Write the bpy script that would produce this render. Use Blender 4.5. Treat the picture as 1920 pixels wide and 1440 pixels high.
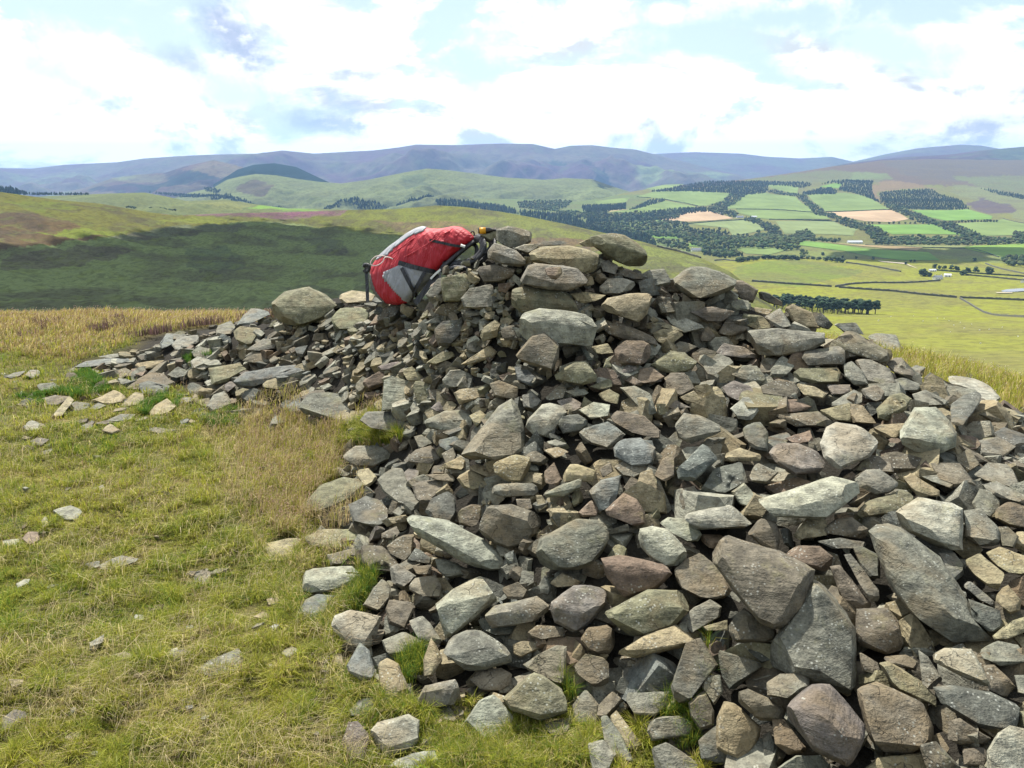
import bpy, bmesh, math, random
import numpy as np
from mathutils import Vector, Matrix, noise as mnoise
from mathutils.geometry import delaunay_2d_cdt, convex_hull_2d
from mathutils.kdtree import KDTree

scene = bpy.context.scene
for o_ in list(bpy.data.objects):
    bpy.data.objects.remove(o_)
RNG = np.random.default_rng(7)
random.seed(7)

# ------------------------------------------------------------------ camera
F = 1500.0                       # focal length in photo pixels (1920 wide)
PITCH = math.radians(15.2)
EYE = np.array([0.0, 0.0, 1.6])
cam_d = bpy.data.cameras.new('camera')
cam = bpy.data.objects.new('camera', cam_d)
scene.collection.objects.link(cam)
cam.location = EYE
cam.rotation_euler = (math.radians(90) - PITCH, 0, 0)
cam_d.sensor_width = 36.0
cam_d.lens = 36.0 * F / 1920.0
cam_d.clip_start = 0.05
cam_d.clip_end = 80000.0
scene.camera = cam

# ------------------------------------------------------------------ light
SUN_EL = math.radians(53)
SUN_AZ = math.radians(-24)       # measured from the view direction (+Y), negative = left
SUN_DIR = np.array([math.sin(SUN_AZ) * math.cos(SUN_EL), math.cos(SUN_AZ) * math.cos(SUN_EL), math.sin(SUN_EL)])
sun_d = bpy.data.lights.new('sun', 'SUN')
sun_d.energy = 5.0
sun_d.angle = math.radians(0.6)
sun_d.color = (1.0, 0.95, 0.87)
sun = bpy.data.objects.new('sun', sun_d)
scene.collection.objects.link(sun)
sun.rotation_euler = Vector(SUN_DIR).to_track_quat('Z', 'Y').to_euler()

scene.view_settings.view_transform = 'Standard'
scene.view_settings.look = 'None'
scene.view_settings.exposure = 0.9
scene.view_settings.gamma = 1.0
scene.view_settings.use_curve_mapping = False
scene.render.engine = 'CYCLES'
scene.cycles.use_denoising = True
scene.cycles.max_bounces = 5
scene.cycles.diffuse_bounces = 2
scene.cycles.glossy_bounces = 2
scene.cycles.transmission_bounces = 2
scene.cycles.volume_bounces = 0
scene.cycles.caustics_reflective = False
scene.cycles.caustics_refractive = False

# ------------------------------------------------------------------ pixel <-> world
FWD = np.array([0, math.cos(PITCH), -math.sin(PITCH)])
UPV = np.array([0, math.sin(PITCH), math.cos(PITCH)])
RGT = np.array([1.0, 0, 0])
def ray(px, py):
    px = np.asarray(px, float); py = np.asarray(py, float)
    return FWD + ((px - 960) / F)[..., None] * RGT + (-(py - 720) / F)[..., None] * UPV
def at(px, py, depth):
    return EYE + ray(px, py) * np.asarray(depth, float)[..., None]
def project(P):
    v = np.asarray(P, float) - EYE
    d = v @ FWD
    return 960 + F * (v @ RGT) / d, 720 - F * (v @ UPV) / d, d

# ------------------------------------------------------------------ node helpers
class NT:
    def __init__(s, tree):
        s.t = tree; s.n = tree.nodes; s.l = tree.links
    def node(s, typ, **kw):
        n = s.n.new(typ)
        for k, v in kw.items():
            setattr(n, k, v)
        return n
    def put(s, sock, v):
        if hasattr(v, 'is_linked') or isinstance(v, bpy.types.NodeSocket):
            s.l.new(v, sock)
        else:
            sock.default_value = v
    def math(s, op, a, b=0.0, c=0.0, clamp=False):
        n = s.node('ShaderNodeMath', operation=op, use_clamp=clamp)
        s.put(n.inputs[0], a); s.put(n.inputs[1], b); s.put(n.inputs[2], c)
        return n.outputs[0]
    def vmath(s, op, a, b=(0, 0, 0), out=0):
        n = s.node('ShaderNodeVectorMath', operation=op)
        s.put(n.inputs[0], a)
        if op == 'SCALE':
            s.put(n.inputs['Scale'], b)
        else:
            s.put(n.inputs[1], b)
        return n.outputs[out]
    def noise(s, vec, scale, detail=4, rough=0.55, out='Fac', dist=0.0):
        n = s.node('ShaderNodeTexNoise')
        s.put(n.inputs['Vector'], vec)
        n.inputs['Scale'].default_value = scale
        n.inputs['Detail'].default_value = detail
        n.inputs['Roughness'].default_value = rough
        n.inputs['Distortion'].default_value = dist
        return n.outputs[out]
    def voronoi(s, vec, scale, feature='F1', out='Distance'):
        n = s.node('ShaderNodeTexVoronoi', feature=feature)
        s.put(n.inputs['Vector'], vec)
        n.inputs['Scale'].default_value = scale
        return n.outputs[out]
    def ramp(s, fac, a, b, ca=0.0, cb=1.0):
        n = s.node('ShaderNodeMapRange'); n.interpolation_type = 'SMOOTHSTEP'
        s.put(n.inputs['Value'], fac)
        for i, v in ((1, a), (2, b), (3, ca), (4, cb)):
            n.inputs[i].default_value = v
        return n.outputs[0]
    def mix(s, fac, a, b, mode='MIX'):
        n = s.node('ShaderNodeMix', data_type='RGBA', blend_type=mode)
        n.clamp_factor = True
        s.put(n.inputs[0], fac)
        for i, v in ((6, a), (7, b)):
            if isinstance(v, tuple) and len(v) == 3: v = v + (1.0,)
            s.put(n.inputs[i], v)
        return n.outputs[2]
    def mapping(s, vec, scale=(1, 1, 1), rot=(0, 0, 0), loc=(0, 0, 0)):
        n = s.node('ShaderNodeMapping')
        s.put(n.inputs[0], vec)
        n.inputs['Location'].default_value = loc
        n.inputs['Rotation'].default_value = rot
        n.inputs['Scale'].default_value = scale
        return n.outputs[0]

def new_mat(name):
    m = bpy.data.materials.new(name)
    m.use_nodes = True
    N = NT(m.node_tree)
    b = m.node_tree.nodes['Principled BSDF']
    return m, N, b
def simple(name, col, rough=0.8, bump=0.0, bscale=200.0, var=0.15, vscale=30.0, metallic=0.0):
    m, N, b = new_mat(name)
    tc = N.node('ShaderNodeTexCoord').outputs['Object']
    f = N.noise(tc, vscale, 3)
    c0 = tuple(max(0, x * (1 - var)) for x in col); c1 = tuple(min(1, x * (1 + var)) for x in col)
    N.l.new(N.mix(f, c0, c1), b.inputs['Base Color'])
    b.inputs['Roughness'].default_value = rough
    b.inputs['Metallic'].default_value = metallic
    b.inputs['Specular IOR Level'].default_value = 0.3
    if bump > 0:
        bn = N.node('ShaderNodeBump'); bn.inputs['Strength'].default_value = bump
        bn.inputs['Distance'].default_value = 0.01
        N.l.new(N.noise(tc, bscale, 3), bn.inputs['Height'])
        N.l.new(bn.outputs[0], b.inputs['Normal'])
    return m

# ------------------------------------------------------------------ object helpers
def tag(o, label=None, cat=None, group=None, kind=None):
    if label: o['label'] = label
    if cat: o['category'] = cat
    if group: o['group'] = group
    if kind: o['kind'] = kind
    return o
def link(name, me, mat=None, parent=None):
    o = bpy.data.objects.new(name, me)
    scene.collection.objects.link(o)
    if mat is not None and me is not None and len(me.materials) == 0:
        me.materials.append(mat)
    if parent is not None: o.parent = parent
    return o
def empty(name, loc, rz=0.0):
    o = bpy.data.objects.new(name, None)
    o.empty_display_size = 0.1
    scene.collection.objects.link(o)
    o.location = loc; o.rotation_euler = (0, 0, rz)
    return o
def mesh_np(name, V, faces, col=None, smooth=True):
    """faces: (n,3) or (n,4) int array, or a list of arrays; col: (nv,3) point colours -> attribute 'tone'"""
    V = np.ascontiguousarray(V, dtype=np.float32)
    fl = faces if isinstance(faces, list) else [faces]
    fl = [np.asarray(f, dtype=np.int32) for f in fl if len(f)]
    me = bpy.data.meshes.new(name)
    me.vertices.add(len(V)); me.vertices.foreach_set('co', V.ravel())
    nl = sum(f.size for f in fl); nf = sum(len(f) for f in fl)
    me.loops.add(nl); me.polygons.add(nf)
    me.loops.foreach_set('vertex_index', np.concatenate([f.ravel() for f in fl]))
    st = []; k = 0
    for f in fl:
        st.append(np.arange(len(f), dtype=np.int32) * f.shape[1] + k); k += f.size
    me.polygons.foreach_set('loop_start', np.concatenate(st))
    me.polygons.foreach_set('use_smooth', np.full(nf, smooth, dtype=bool))
    if col is not None:
        a = me.color_attributes.new('tone', 'FLOAT_COLOR', 'POINT')
        c = np.ones((len(V), 4), dtype=np.float32); c[:, :3] = col
        a.data.foreach_set('color', c.ravel())
    me.update(calc_edges=True)
    me.validate()
    return me
def grid_faces(nr, nc):
    i = np.arange(nr - 1)[:, None] * nc + np.arange(nc - 1)[None, :]
    i = i.ravel()
    return np.stack([i, i + 1, i + nc + 1, i + nc], 1)
def inpoly(px, py, poly):
    px = np.asarray(px, float); py = np.asarray(py, float)
    r = np.zeros(px.shape, bool)
    n = len(poly)
    for i in range(n):
        x0, y0 = poly[i]; x1, y1 = poly[(i + 1) % n]
        if y0 == y1: continue
        c = ((y0 > py) != (y1 > py)) & (px < (x1 - x0) * (py - y0) / (y1 - y0) + x0)
        r ^= c
    return r
def fbm(x, y, scale, seed=0, octs=4, gain=0.5):
    """cheap smooth noise in -1..1 from rotated sines"""
    out = 0; amp = 1; tot = 0
    rs = np.random.default_rng(seed + 100)
    f = 1.0 / scale
    for k in range(octs):
        s = 0
        for j in range(4):
            a = rs.uniform(0, 6.28); p, q = rs.uniform(0, 6.28, 2); g = rs.uniform(0.7, 1.4)
            u = (x * math.cos(a) + y * math.sin(a)) * f * g * 6.28
            w = (-x * math.sin(a) + y * math.cos(a)) * f * g * 3.9
            s = s + np.sin(u + p + 1.3 * np.sin(w + q))
        out = out + amp * s / 2.6; tot += amp
        amp *= gain; f *= 2.03
    return out / tot
def P(s):
    return [tuple(float(v) for v in q.split(',')) for q in s.split()]
def conv(s, ox, oy, sc):
    return [(ox + x / sc, oy + y / sc) for x, y in P(s)]
# ------------------------------------------------------------------ sky
world = bpy.data.worlds.new('World'); scene.world = world
world.use_nodes = True
W = NT(world.node_tree)
W.n.clear()
wout = W.node('ShaderNodeOutputWorld'); bg = W.node('ShaderNodeBackground')
sky = W.node('ShaderNodeTexSky', sky_type='NISHITA')
sky.sun_disc = False
sky.sun_elevation = SUN_EL
sky.sun_rotation = SUN_AZ
sky.altitude = 300; sky.air_density = 1.0; sky.dust_density = 1.2; sky.ozone_density = 1.0
dirv = W.node('ShaderNodeTexCoord').outputs['Generated']
sep = W.node('ShaderNodeSeparateXYZ'); W.l.new(dirv, sep.inputs[0])
dx, dy, dz = sep.outputs
# cloud layer seen in perspective: direction projected on a plane overhead
inv = W.math('DIVIDE', 1.0, W.math('MAXIMUM', W.math('ADD', dz, 0.10), 0.03))
pv = W.node('ShaderNodeCombineXYZ')
W.l.new(W.math('MULTIPLY', dx, inv), pv.inputs[0]); W.l.new(W.math('MULTIPLY', dy, inv), pv.inputs[1])
pv = pv.outputs[0]
q1 = W.mapping(dirv, scale=(1, 1, 2.1))
cn = W.noise(q1, 5.2, 9, 0.60, dist=0.35)
q2 = W.mapping(dirv, scale=(1, 1, 2.1), loc=(0, 0, 0.055))
cup = W.noise(q2, 5.2, 9, 0.60, dist=0.35)
hz = W.ramp(dz, 0.0, 0.20, 0.13, -0.02)
cover = W.ramp(W.math('ADD', cn, hz), 0.455, 0.56)
inner = W.ramp(W.math('SUBTRACT', cup, cn), 0.0, 0.13, 1.10, 0.50)     # grey where there is more cloud above than here: the undersides
def blob(px, py, rx, ry, ang, seed, n0=0.55):
    """a soft patch of sky round the direction of one cloud (direction space, wobbling edge)"""
    d = ray(px, py); d = d / np.linalg.norm(d)
    r = np.cross(d, [0, 0, 1]); r /= np.linalg.norm(r); u = np.cross(r, d)
    ca, sa = math.cos(math.radians(ang)), math.sin(math.radians(ang))
    a = r * ca + u * sa; b = -r * sa + u * ca
    x = W.math('DIVIDE', W.vmath('DOT_PRODUCT', dirv, tuple(a), out=1), rx / F)
    y = W.math('DIVIDE', W.vmath('DOT_PRODUCT', dirv, tuple(b), out=1), ry / F)
    q = W.math('SQRT', W.math('ADD', W.math('MULTIPLY', x, x), W.math('MULTIPLY', y, y)))
    front = W.vmath('DOT_PRODUCT', dirv, tuple(d), out=1)
    wob = W.noise(W.mapping(dirv, loc=(seed, 0, 0)), 17.0, 7, 0.66)
    q = W.math('ADD', q, W.math('MULTIPLY', W.math('SUBTRACT', wob, 0.5), 3.6 * n0))
    return W.math('MULTIPLY', W.ramp(q, 0.15, 1.25, 1.0, 0.0), W.ramp(front, 0.5, 0.7))
def addmax(a, b): return W.math('MAXIMUM', a, b)
greys = None
for args, k in (((435, 70, 110, 44, -52, 1), 0.9), ((348, 120, 52, 26, -12, 2), 0.7), ((665, 142, 70, 14, 3, 3), 0.7),
             ((625, 232, 115, 22, -4, 4), 0.85), ((650, 190, 85, 30, -15, 5), 0.6), ((205, 200, 44, 26, -30, 6), 0.5), ((800, 203, 36, 14, 0, 7), 0.4),
             ((1080, 45, 80, 26, 20, 8), 0.3), ((70, 195, 80, 22, 0, 9), 0.4), ((1850, 225, 60, 18, 0, 10), 0.4), ((1170, 257, 32, 9, 0, 11), 0.4), ((1720, 232, 40, 12, 0, 12), 0.35)):
    b_ = W.math('MULTIPLY', blob(*args), k)
    greys = b_ if greys is None else addmax(greys, b_)
gaps = None
for args, k in (((285, 50, 110, 60, -30, 21), 1.0), ((440, 175, 160, 40, -10, 22), 0.9), ((1430, 50, 360, 60, 4, 23), 1.0), ((880, 140, 110, 45, -20, 24), 0.9), ((1640, 90, 240, 50, -12, 25), 0.9),
             ((120, 135, 110, 40, 0, 26), 0.8), ((660, 6, 50, 10, 0, 27), 0.7), ((1200, 160, 90, 36, 0, 28), 0.6), ((840, 60, 60, 14, 10, 29), 0.3)):
    b_ = W.math('MULTIPLY', blob(*args), k)
    gaps = b_ if gaps is None else addmax(gaps, b_)
whites = None
for args in ((1560, 120, 130, 36, -18, 31), (1250, 25, 40, 20, 0, 32), (700, 215, 45, 16, -30, 33), (600, 180, 26, 14, -50, 34), (230, 120, 110, 46, -15, 35), (570, 40, 110, 60, -20, 36), (1050, 70, 150, 50, 0, 37)):
    whites = blob(*args) if whites is None else addmax(whites, blob(*args))
cover = W.math('MULTIPLY', cover, W.math('SUBTRACT', 1.0, W.math('MULTIPLY', gaps, W.math('SUBTRACT', 1.0, whites))))
cover = addmax(cover, W.math('MULTIPLY', whites, 0.95))
blue = W.vmath('SCALE', sky.outputs[0], 0.07)
blue = W.mix(W.ramp(dz, 0.35, 0.0, 0.30, 0.9), blue, (0.475, 0.58, 0.595))
glow = W.ramp(W.vmath('DOT_PRODUCT', dirv, tuple(SUN_DIR), out=1), -0.3, 0.75, 0.40, 0.92)   # clouds are brightest on the sun's side
cl = W.mix(W.math('MULTIPLY', inner, glow), (0.0, 0.0, 0.0), (1.0, 1.0, 1.0))
colr = W.mix(cover, blue, cl)
greys = W.math('MULTIPLY', greys, W.ramp(W.noise(W.mapping(dirv, scale=(1, 1, 1.8)), 34.0, 6, 0.62), 0.30, 0.52, 0.45, 1.0))
colr = W.mix(greys, colr, (0.27, 0.32, 0.44))
# below the horizon the world is only the far haze over more land
colr = W.mix(W.ramp(dz, -0.03, 0.0, 1.0, 0.0), colr, (0.16, 0.20, 0.20))
W.l.new(colr, bg.inputs['Color'])
bg.inputs['Strength'].default_value = 1.0
W.l.new(bg.outputs[0], wout.inputs['Surface'])
world.cycles.sampling_method = 'MANUAL'
world.cycles.sample_map_resolution = 512

# ------------------------------------------------------------------ haze
HZ = 24000.0
def box_mesh(name, lo, hi):
    x0, y0, z0 = lo; x1, y1, z1 = hi
    V = [(x0, y0, z0), (x1, y0, z0), (x1, y1, z0), (x0, y1, z0), (x0, y0, z1), (x1, y0, z1), (x1, y1, z1), (x0, y1, z1)]
    Fc = [(0, 3, 2, 1), (4, 5, 6, 7), (0, 1, 5, 4), (1, 2, 6, 5), (2, 3, 7, 6), (3, 0, 4, 7)]
    me = bpy.data.meshes.new(name); me.from_pydata(V, [], Fc); me.update()
    return me
hm = bpy.data.materials.new('haze'); hm.use_nodes = True
for n_ in list(hm.node_tree.nodes):
    if n_.type == 'BSDF_PRINCIPLED': hm.node_tree.nodes.remove(n_)
pvn = hm.node_tree.nodes.new('ShaderNodeVolumePrincipled')
pvn.inputs['Color'].default_value = (0.34, 0.58, 1.0, 1)
pvn.inputs['Density'].default_value = 4.2e-5
pvn.inputs['Anisotropy'].default_value = 0.2
hm.node_tree.links.new(pvn.outputs[0], hm.node_tree.nodes['Material Output'].inputs['Volume'])
haze = link('haze', box_mesh('haze', (-HZ, -3000, -420), (HZ, HZ, 620)), hm)
tag(haze, 'pale blue air that fades the far hills', kind='stuff')
# ------------------------------------------------------------------ the summit ground and the bed of the cairn
def G(x, y):
    r = np.hypot(x, y)
    az = np.arctan2(x, np.maximum(y, 0.01))
    r0 = np.interp(az, [-1.2, -0.62, -0.35, -0.1, 0.3, 0.46, 0.6, 1.1], [9.0, 8.8, 7.2, 6.5, 5.8, 5.1, 4.1, 3.4])
    d = np.maximum(r - r0, 0)
    g = np.where(d < 12, -0.02 * d * d, -0.02 * 144 - 0.48 * (d - 12) - 0.008 * (d - 12) ** 2)
    fade = np.clip(1.4 - r / 30, 0, 1)
    return g + (0.035 * fbm(x, y, 1.7, 3, 3) + 0.012 * fbm(x, y, 0.35, 5, 2)) * fade
CTRL = [(480,600,6.5),(560,577,6.2),(640,577,5.9),(700,580,5.4),(760,578,4.95),(800,550,4.45),(880,495,4.3),(1000,470,4.2),(1110,475,4.2),(1215,505,4.2),(1300,525,4.3),(1400,552,4.3),(1500,600,4.2),(1600,632,4.1),(1690,690,4.0),(1790,722,3.9),(1920,785,3.7),(1000,600,3.9),(1000,750,3.45),(1000,900,2.95),(1000,1050,2.6),(1000,1200,2.28),(1300,650,3.85),(1300,850,3.05),(1300,1050,2.5),(1300,1250,2.08),(1330,1430,1.82),(1600,750,3.45),(1600,950,2.65),(1600,1200,2.1),(1600,1430,1.7),(1900,850,3.1),(1900,1000,2.5),(1900,1200,2.0),(1900,1430,1.6),(2200,1200,1.9),(2200,950,2.7),(2200,1500,1.5),(700,1000,3.12),(720,1150,2.55),(720,1300,2.12),(850,1380,1.97),(400,640,6.2),(400,715,5.7),(250,680,6.4),(850,620,4.12),(850,1200,2.38),(850,1050,2.78),(560,640,5.75),(560,700,5.35),(560,760,4.98),(640,640,5.45),(650,700,5.05),(650,760,4.72),(650,820,4.42),(750,640,4.7),(750,700,4.45),(750,770,4.15),(750,850,3.9),(700,900,3.75),(400,770,5.2)]
TOE = [(120,790),(300,800),(400,785),(520,810),(610,860),(610,940),(570,1020),(520,1100),(540,1170),(590,1250),(610,1400),(860,1420),(1080,1370),(1200,1420),(60,720),(200,640)]
cx_, cz_ = [], []
def ghit_flat(px, py):
    r = ray(px, py); t = -EYE[2] / r[2]; return EYE + r * t
for px, py, Y in CTRL:
    r = ray(px, py); p = EYE + r * (Y / r[1])
    cx_.append((p[0], p[1])); cz_.append(p[2])
for px, py in TOE:
    p = ghit_flat(px, py); cx_.append((p[0], p[1])); cz_.append(float(G(p[0], p[1])) - 0.02)
    q = p * 1.0; cc = np.array([0.9, 3.6]); v = q[:2] - cc; v /= np.linalg.norm(v)
    for k, dzz in ((0.35, -0.04), (1.3, -0.15)):
        w = q[:2] + v * k; cx_.append(tuple(w)); cz_.append(float(G(*w)) + dzz)
for i_, (px, py, Y) in enumerate(CTRL[:17]):            # the far side of the pile
    r = ray(px, py); p = EYE + r * (Y / r[1]); h = p[2] - float(G(p[0], p[1]))
    for k, fz in (((0.7, 0.62), (1.5, 0.15), (2.4, -0.2)) if i_ > 3 else ((1.0, 0.8), (2.2, 0.15), (3.2, -0.2))):
        x, y = p[0] + 0.1 * k, p[1] + k
        cx_.append((x, y)); cz_.append(float(G(x, y)) + (h * fz if fz > 0 else -0.2))
for a in np.linspace(-3.1, 3.1, 14):
    x, y = 0.5 + 9 * math.sin(a), 3.5 + 9 * math.cos(a)
    cx_.append((x, y)); cz_.append(float(G(x, y)) - 0.3)
for x, y in ((0, 0.6), (-1, 1), (-2, 2.2), (0.6, 0.9), (-3, 3.5), (-1.6, 3.2)):
    cx_.append((x, y)); cz_.append(float(G(x, y)) - 0.15)
CX = np.array(cx_); CZ = np.array(cz_)
def tps_k(d2):
    return np.where(d2 > 1e-9, 0.5 * d2 * np.log(np.maximum(d2, 1e-9)), 0)
_n = len(CX)
_K = tps_k(((CX[:, None] - CX[None]) ** 2).sum(-1)) + 0.004 * np.eye(_n)
_A = np.zeros((_n + 3, _n + 3)); _A[:_n, :_n] = _K
_A[:_n, _n] = 1; _A[:_n, _n + 1:] = CX; _A[_n, :_n] = 1; _A[_n + 1:, :_n] = CX.T
_w = np.linalg.solve(_A, np.concatenate([CZ, [0, 0, 0]]))
def M(x, y):
    x = np.asarray(x, float); y = np.asarray(y, float); s = x.shape
    q = np.stack([x.ravel(), y.ravel()], 1)
    out = np.empty(len(q))
    for i in range(0, len(q), 20000):
        k = q[i:i + 20000]
        out[i:i + 20000] = tps_k(((k[:, None] - CX[None]) ** 2).sum(-1)) @ _w[:_n] + _w[_n] + k @ _w[_n + 1:]
    r = np.hypot(q[:, 0] - 0.5, q[:, 1] - 3.5)
    out = out - np.maximum(r - 6.5, 0) * 0.8
    return out.reshape(s)
# tabulate once, look up bilinearly
GX = np.arange(-8.0, 8.001, 0.04); GY = np.arange(0.3, 12.001, 0.04)
_gx, _gy = np.meshgrid(GX, GY)
_TM = M(_gx, _gy); _TG = G(_gx, _gy)
_TH = np.maximum(_TM, _TG)
_TP = np.clip((_TM - _TG) / 0.05 + 0.3, 0, 1)
def _look(T, x, y):
    fx = np.clip((np.asarray(x, float) - GX[0]) / 0.04, 0, len(GX) - 1.001); fy = np.clip((np.asarray(y, float) - GY[0]) / 0.04, 0, len(GY) - 1.001)
    i = fx.astype(int); j = fy.astype(int); u = fx - i; v = fy - j
    return (T[j, i] * (1 - u) + T[j, i + 1] * u) * (1 - v) + (T[j + 1, i] * (1 - u) + T[j + 1, i + 1] * u) * v
def H(x, y):
    x = np.asarray(x, float); y = np.asarray(y, float)
    ins = (x > GX[0]) & (x < GX[-1]) & (y > GY[0]) & (y < GY[-1])
    return np.where(ins, _look(_TH, x, y), G(x, y))
def hit(px, py, far=14.0, lift=0.0):
    """depth (along the view axis) at which the ray through a photo pixel meets the ground; nan if it clears it"""
    px = np.atleast_1d(np.asarray(px, float)); py = np.atleast_1d(np.asarray(py, float))
    r = ray(px, py); t = np.full(px.shape, 1.0) * 1.0; res = np.full(px.shape, np.nan)
    prev = t.copy(); step = 0.04
    alive = np.ones(px.shape, bool)
    while t.max() < far:
        p = EYE + r * t[:, None]
        below = (p[:, 2] < H(p[:, 0], p[:, 1]) + lift) & alive
        res[below] = t[below] - step * 0.5
        alive &= ~below
        if not alive.any(): break
        t = t + step
    return res
# one table of depths per photo pixel (every 5 px), then looked up
TU = np.arange(-80, 2031, 5.0); TV = np.arange(400, 1481, 5.0)
_tu, _tv = np.meshgrid(TU, TV)
_td = hit(_tu.ravel(), _tv.ravel()).reshape(_tu.shape)
_tf = _td.copy()
for k_ in range(len(TV) - 2, -1, -1):
    _tf[k_] = np.where(np.isnan(_tf[k_]), _tf[k_ + 1], _tf[k_])
_tf = np.where(np.isnan(_tf), 5.0, _tf)
def _tab(T, px, py):
    fx = np.clip((np.atleast_1d(np.asarray(px, float)) - TU[0]) / 5, 0, len(TU) - 1.001); fy = np.clip((np.atleast_1d(np.asarray(py, float)) - TV[0]) / 5, 0, len(TV) - 1.001)
    i = fx.astype(int); j = fy.astype(int); u = fx - i; v = fy - j
    return (T[j, i] * (1 - u) + T[j, i + 1] * u) * (1 - v) + (T[j + 1, i] * (1 - u) + T[j + 1, i + 1] * u) * v
def fhit(px, py): return _tab(_td, px, py)
def near_depth(px, py):
    """depth at a pixel; one just above the skyline takes the depth of the crest under it"""
    return _tab(_tf, px, py)

# ground mesh: fine near, coarse far
def ground_axis():
    f = np.arange(-8, 8.001, 0.075); o = 8 + np.cumsum(0.08 * 1.12 ** np.arange(44))
    return np.concatenate([-o[::-1], f, o])
ax = ground_axis(); ay = ground_axis() + 5.0
gx, gy = np.meshgrid(ax, ay)
gz = H(gx, gy)
pile = np.where((gx > GX[0]) & (gx < GX[-1]) & (gy > GY[0]) & (gy < GY[-1]), _look(_TP, gx, gy), 0)
gz = gz - pile * 0.05
gcol = np.zeros(gx.shape + (3,)); gcol[..., 0] = pile
me = mesh_np('ground', np.stack([gx, gy, gz], -1).reshape(-1, 3), grid_faces(len(ay), len(ax)), gcol.reshape(-1, 3))
m, N, b = new_mat('turf soil')
tc = N.node('ShaderNodeTexCoord').outputs['Object']
at_ = N.node('ShaderNodeAttribute', attribute_name='tone').outputs['Color']
sp = N.node('ShaderNodeSeparateColor'); N.l.new(at_, sp.inputs[0])
n1 = N.noise(tc, 1.6, 5, 0.6); n2 = N.noise(tc, 9.0, 5, 0.65); n3 = N.noise(tc, 60, 4, 0.7)
grassc = N.mix(N.ramp(n1, 0.35, 0.65), (0.10, 0.115, 0.028), (0.22, 0.175, 0.062))
grassc = N.mix(N.ramp(n2, 0.50, 0.72), grassc, (0.13, 0.095, 0.05))
grassc = N.mix(N.ramp(n3, 0.3, 0.7, 0.0, 0.6), grassc, (0.05, 0.05, 0.02))
rock = N.mix(n3, (0.015, 0.014, 0.012), (0.05, 0.045, 0.035))  # bed of the pile: shade of the gaps painted as near-black colour
N.l.new(N.mix(sp.outputs[0], grassc, rock), b.inputs['Base Color'])
b.inputs['Roughness'].default_value = 0.95; b.inputs['Specular IOR Level'].default_value = 0.1
bn = N.node('ShaderNodeBump'); bn.inputs['Strength'].default_value = 0.9; bn.inputs['Distance'].default_value = 0.02
N.l.new(n3, bn.inputs['Height']); N.l.new(bn.outputs[0], b.inputs['Normal'])
ground = link('ground', me, m); tag(ground, 'grassy summit ground round the cairn', kind='structure')
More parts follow.
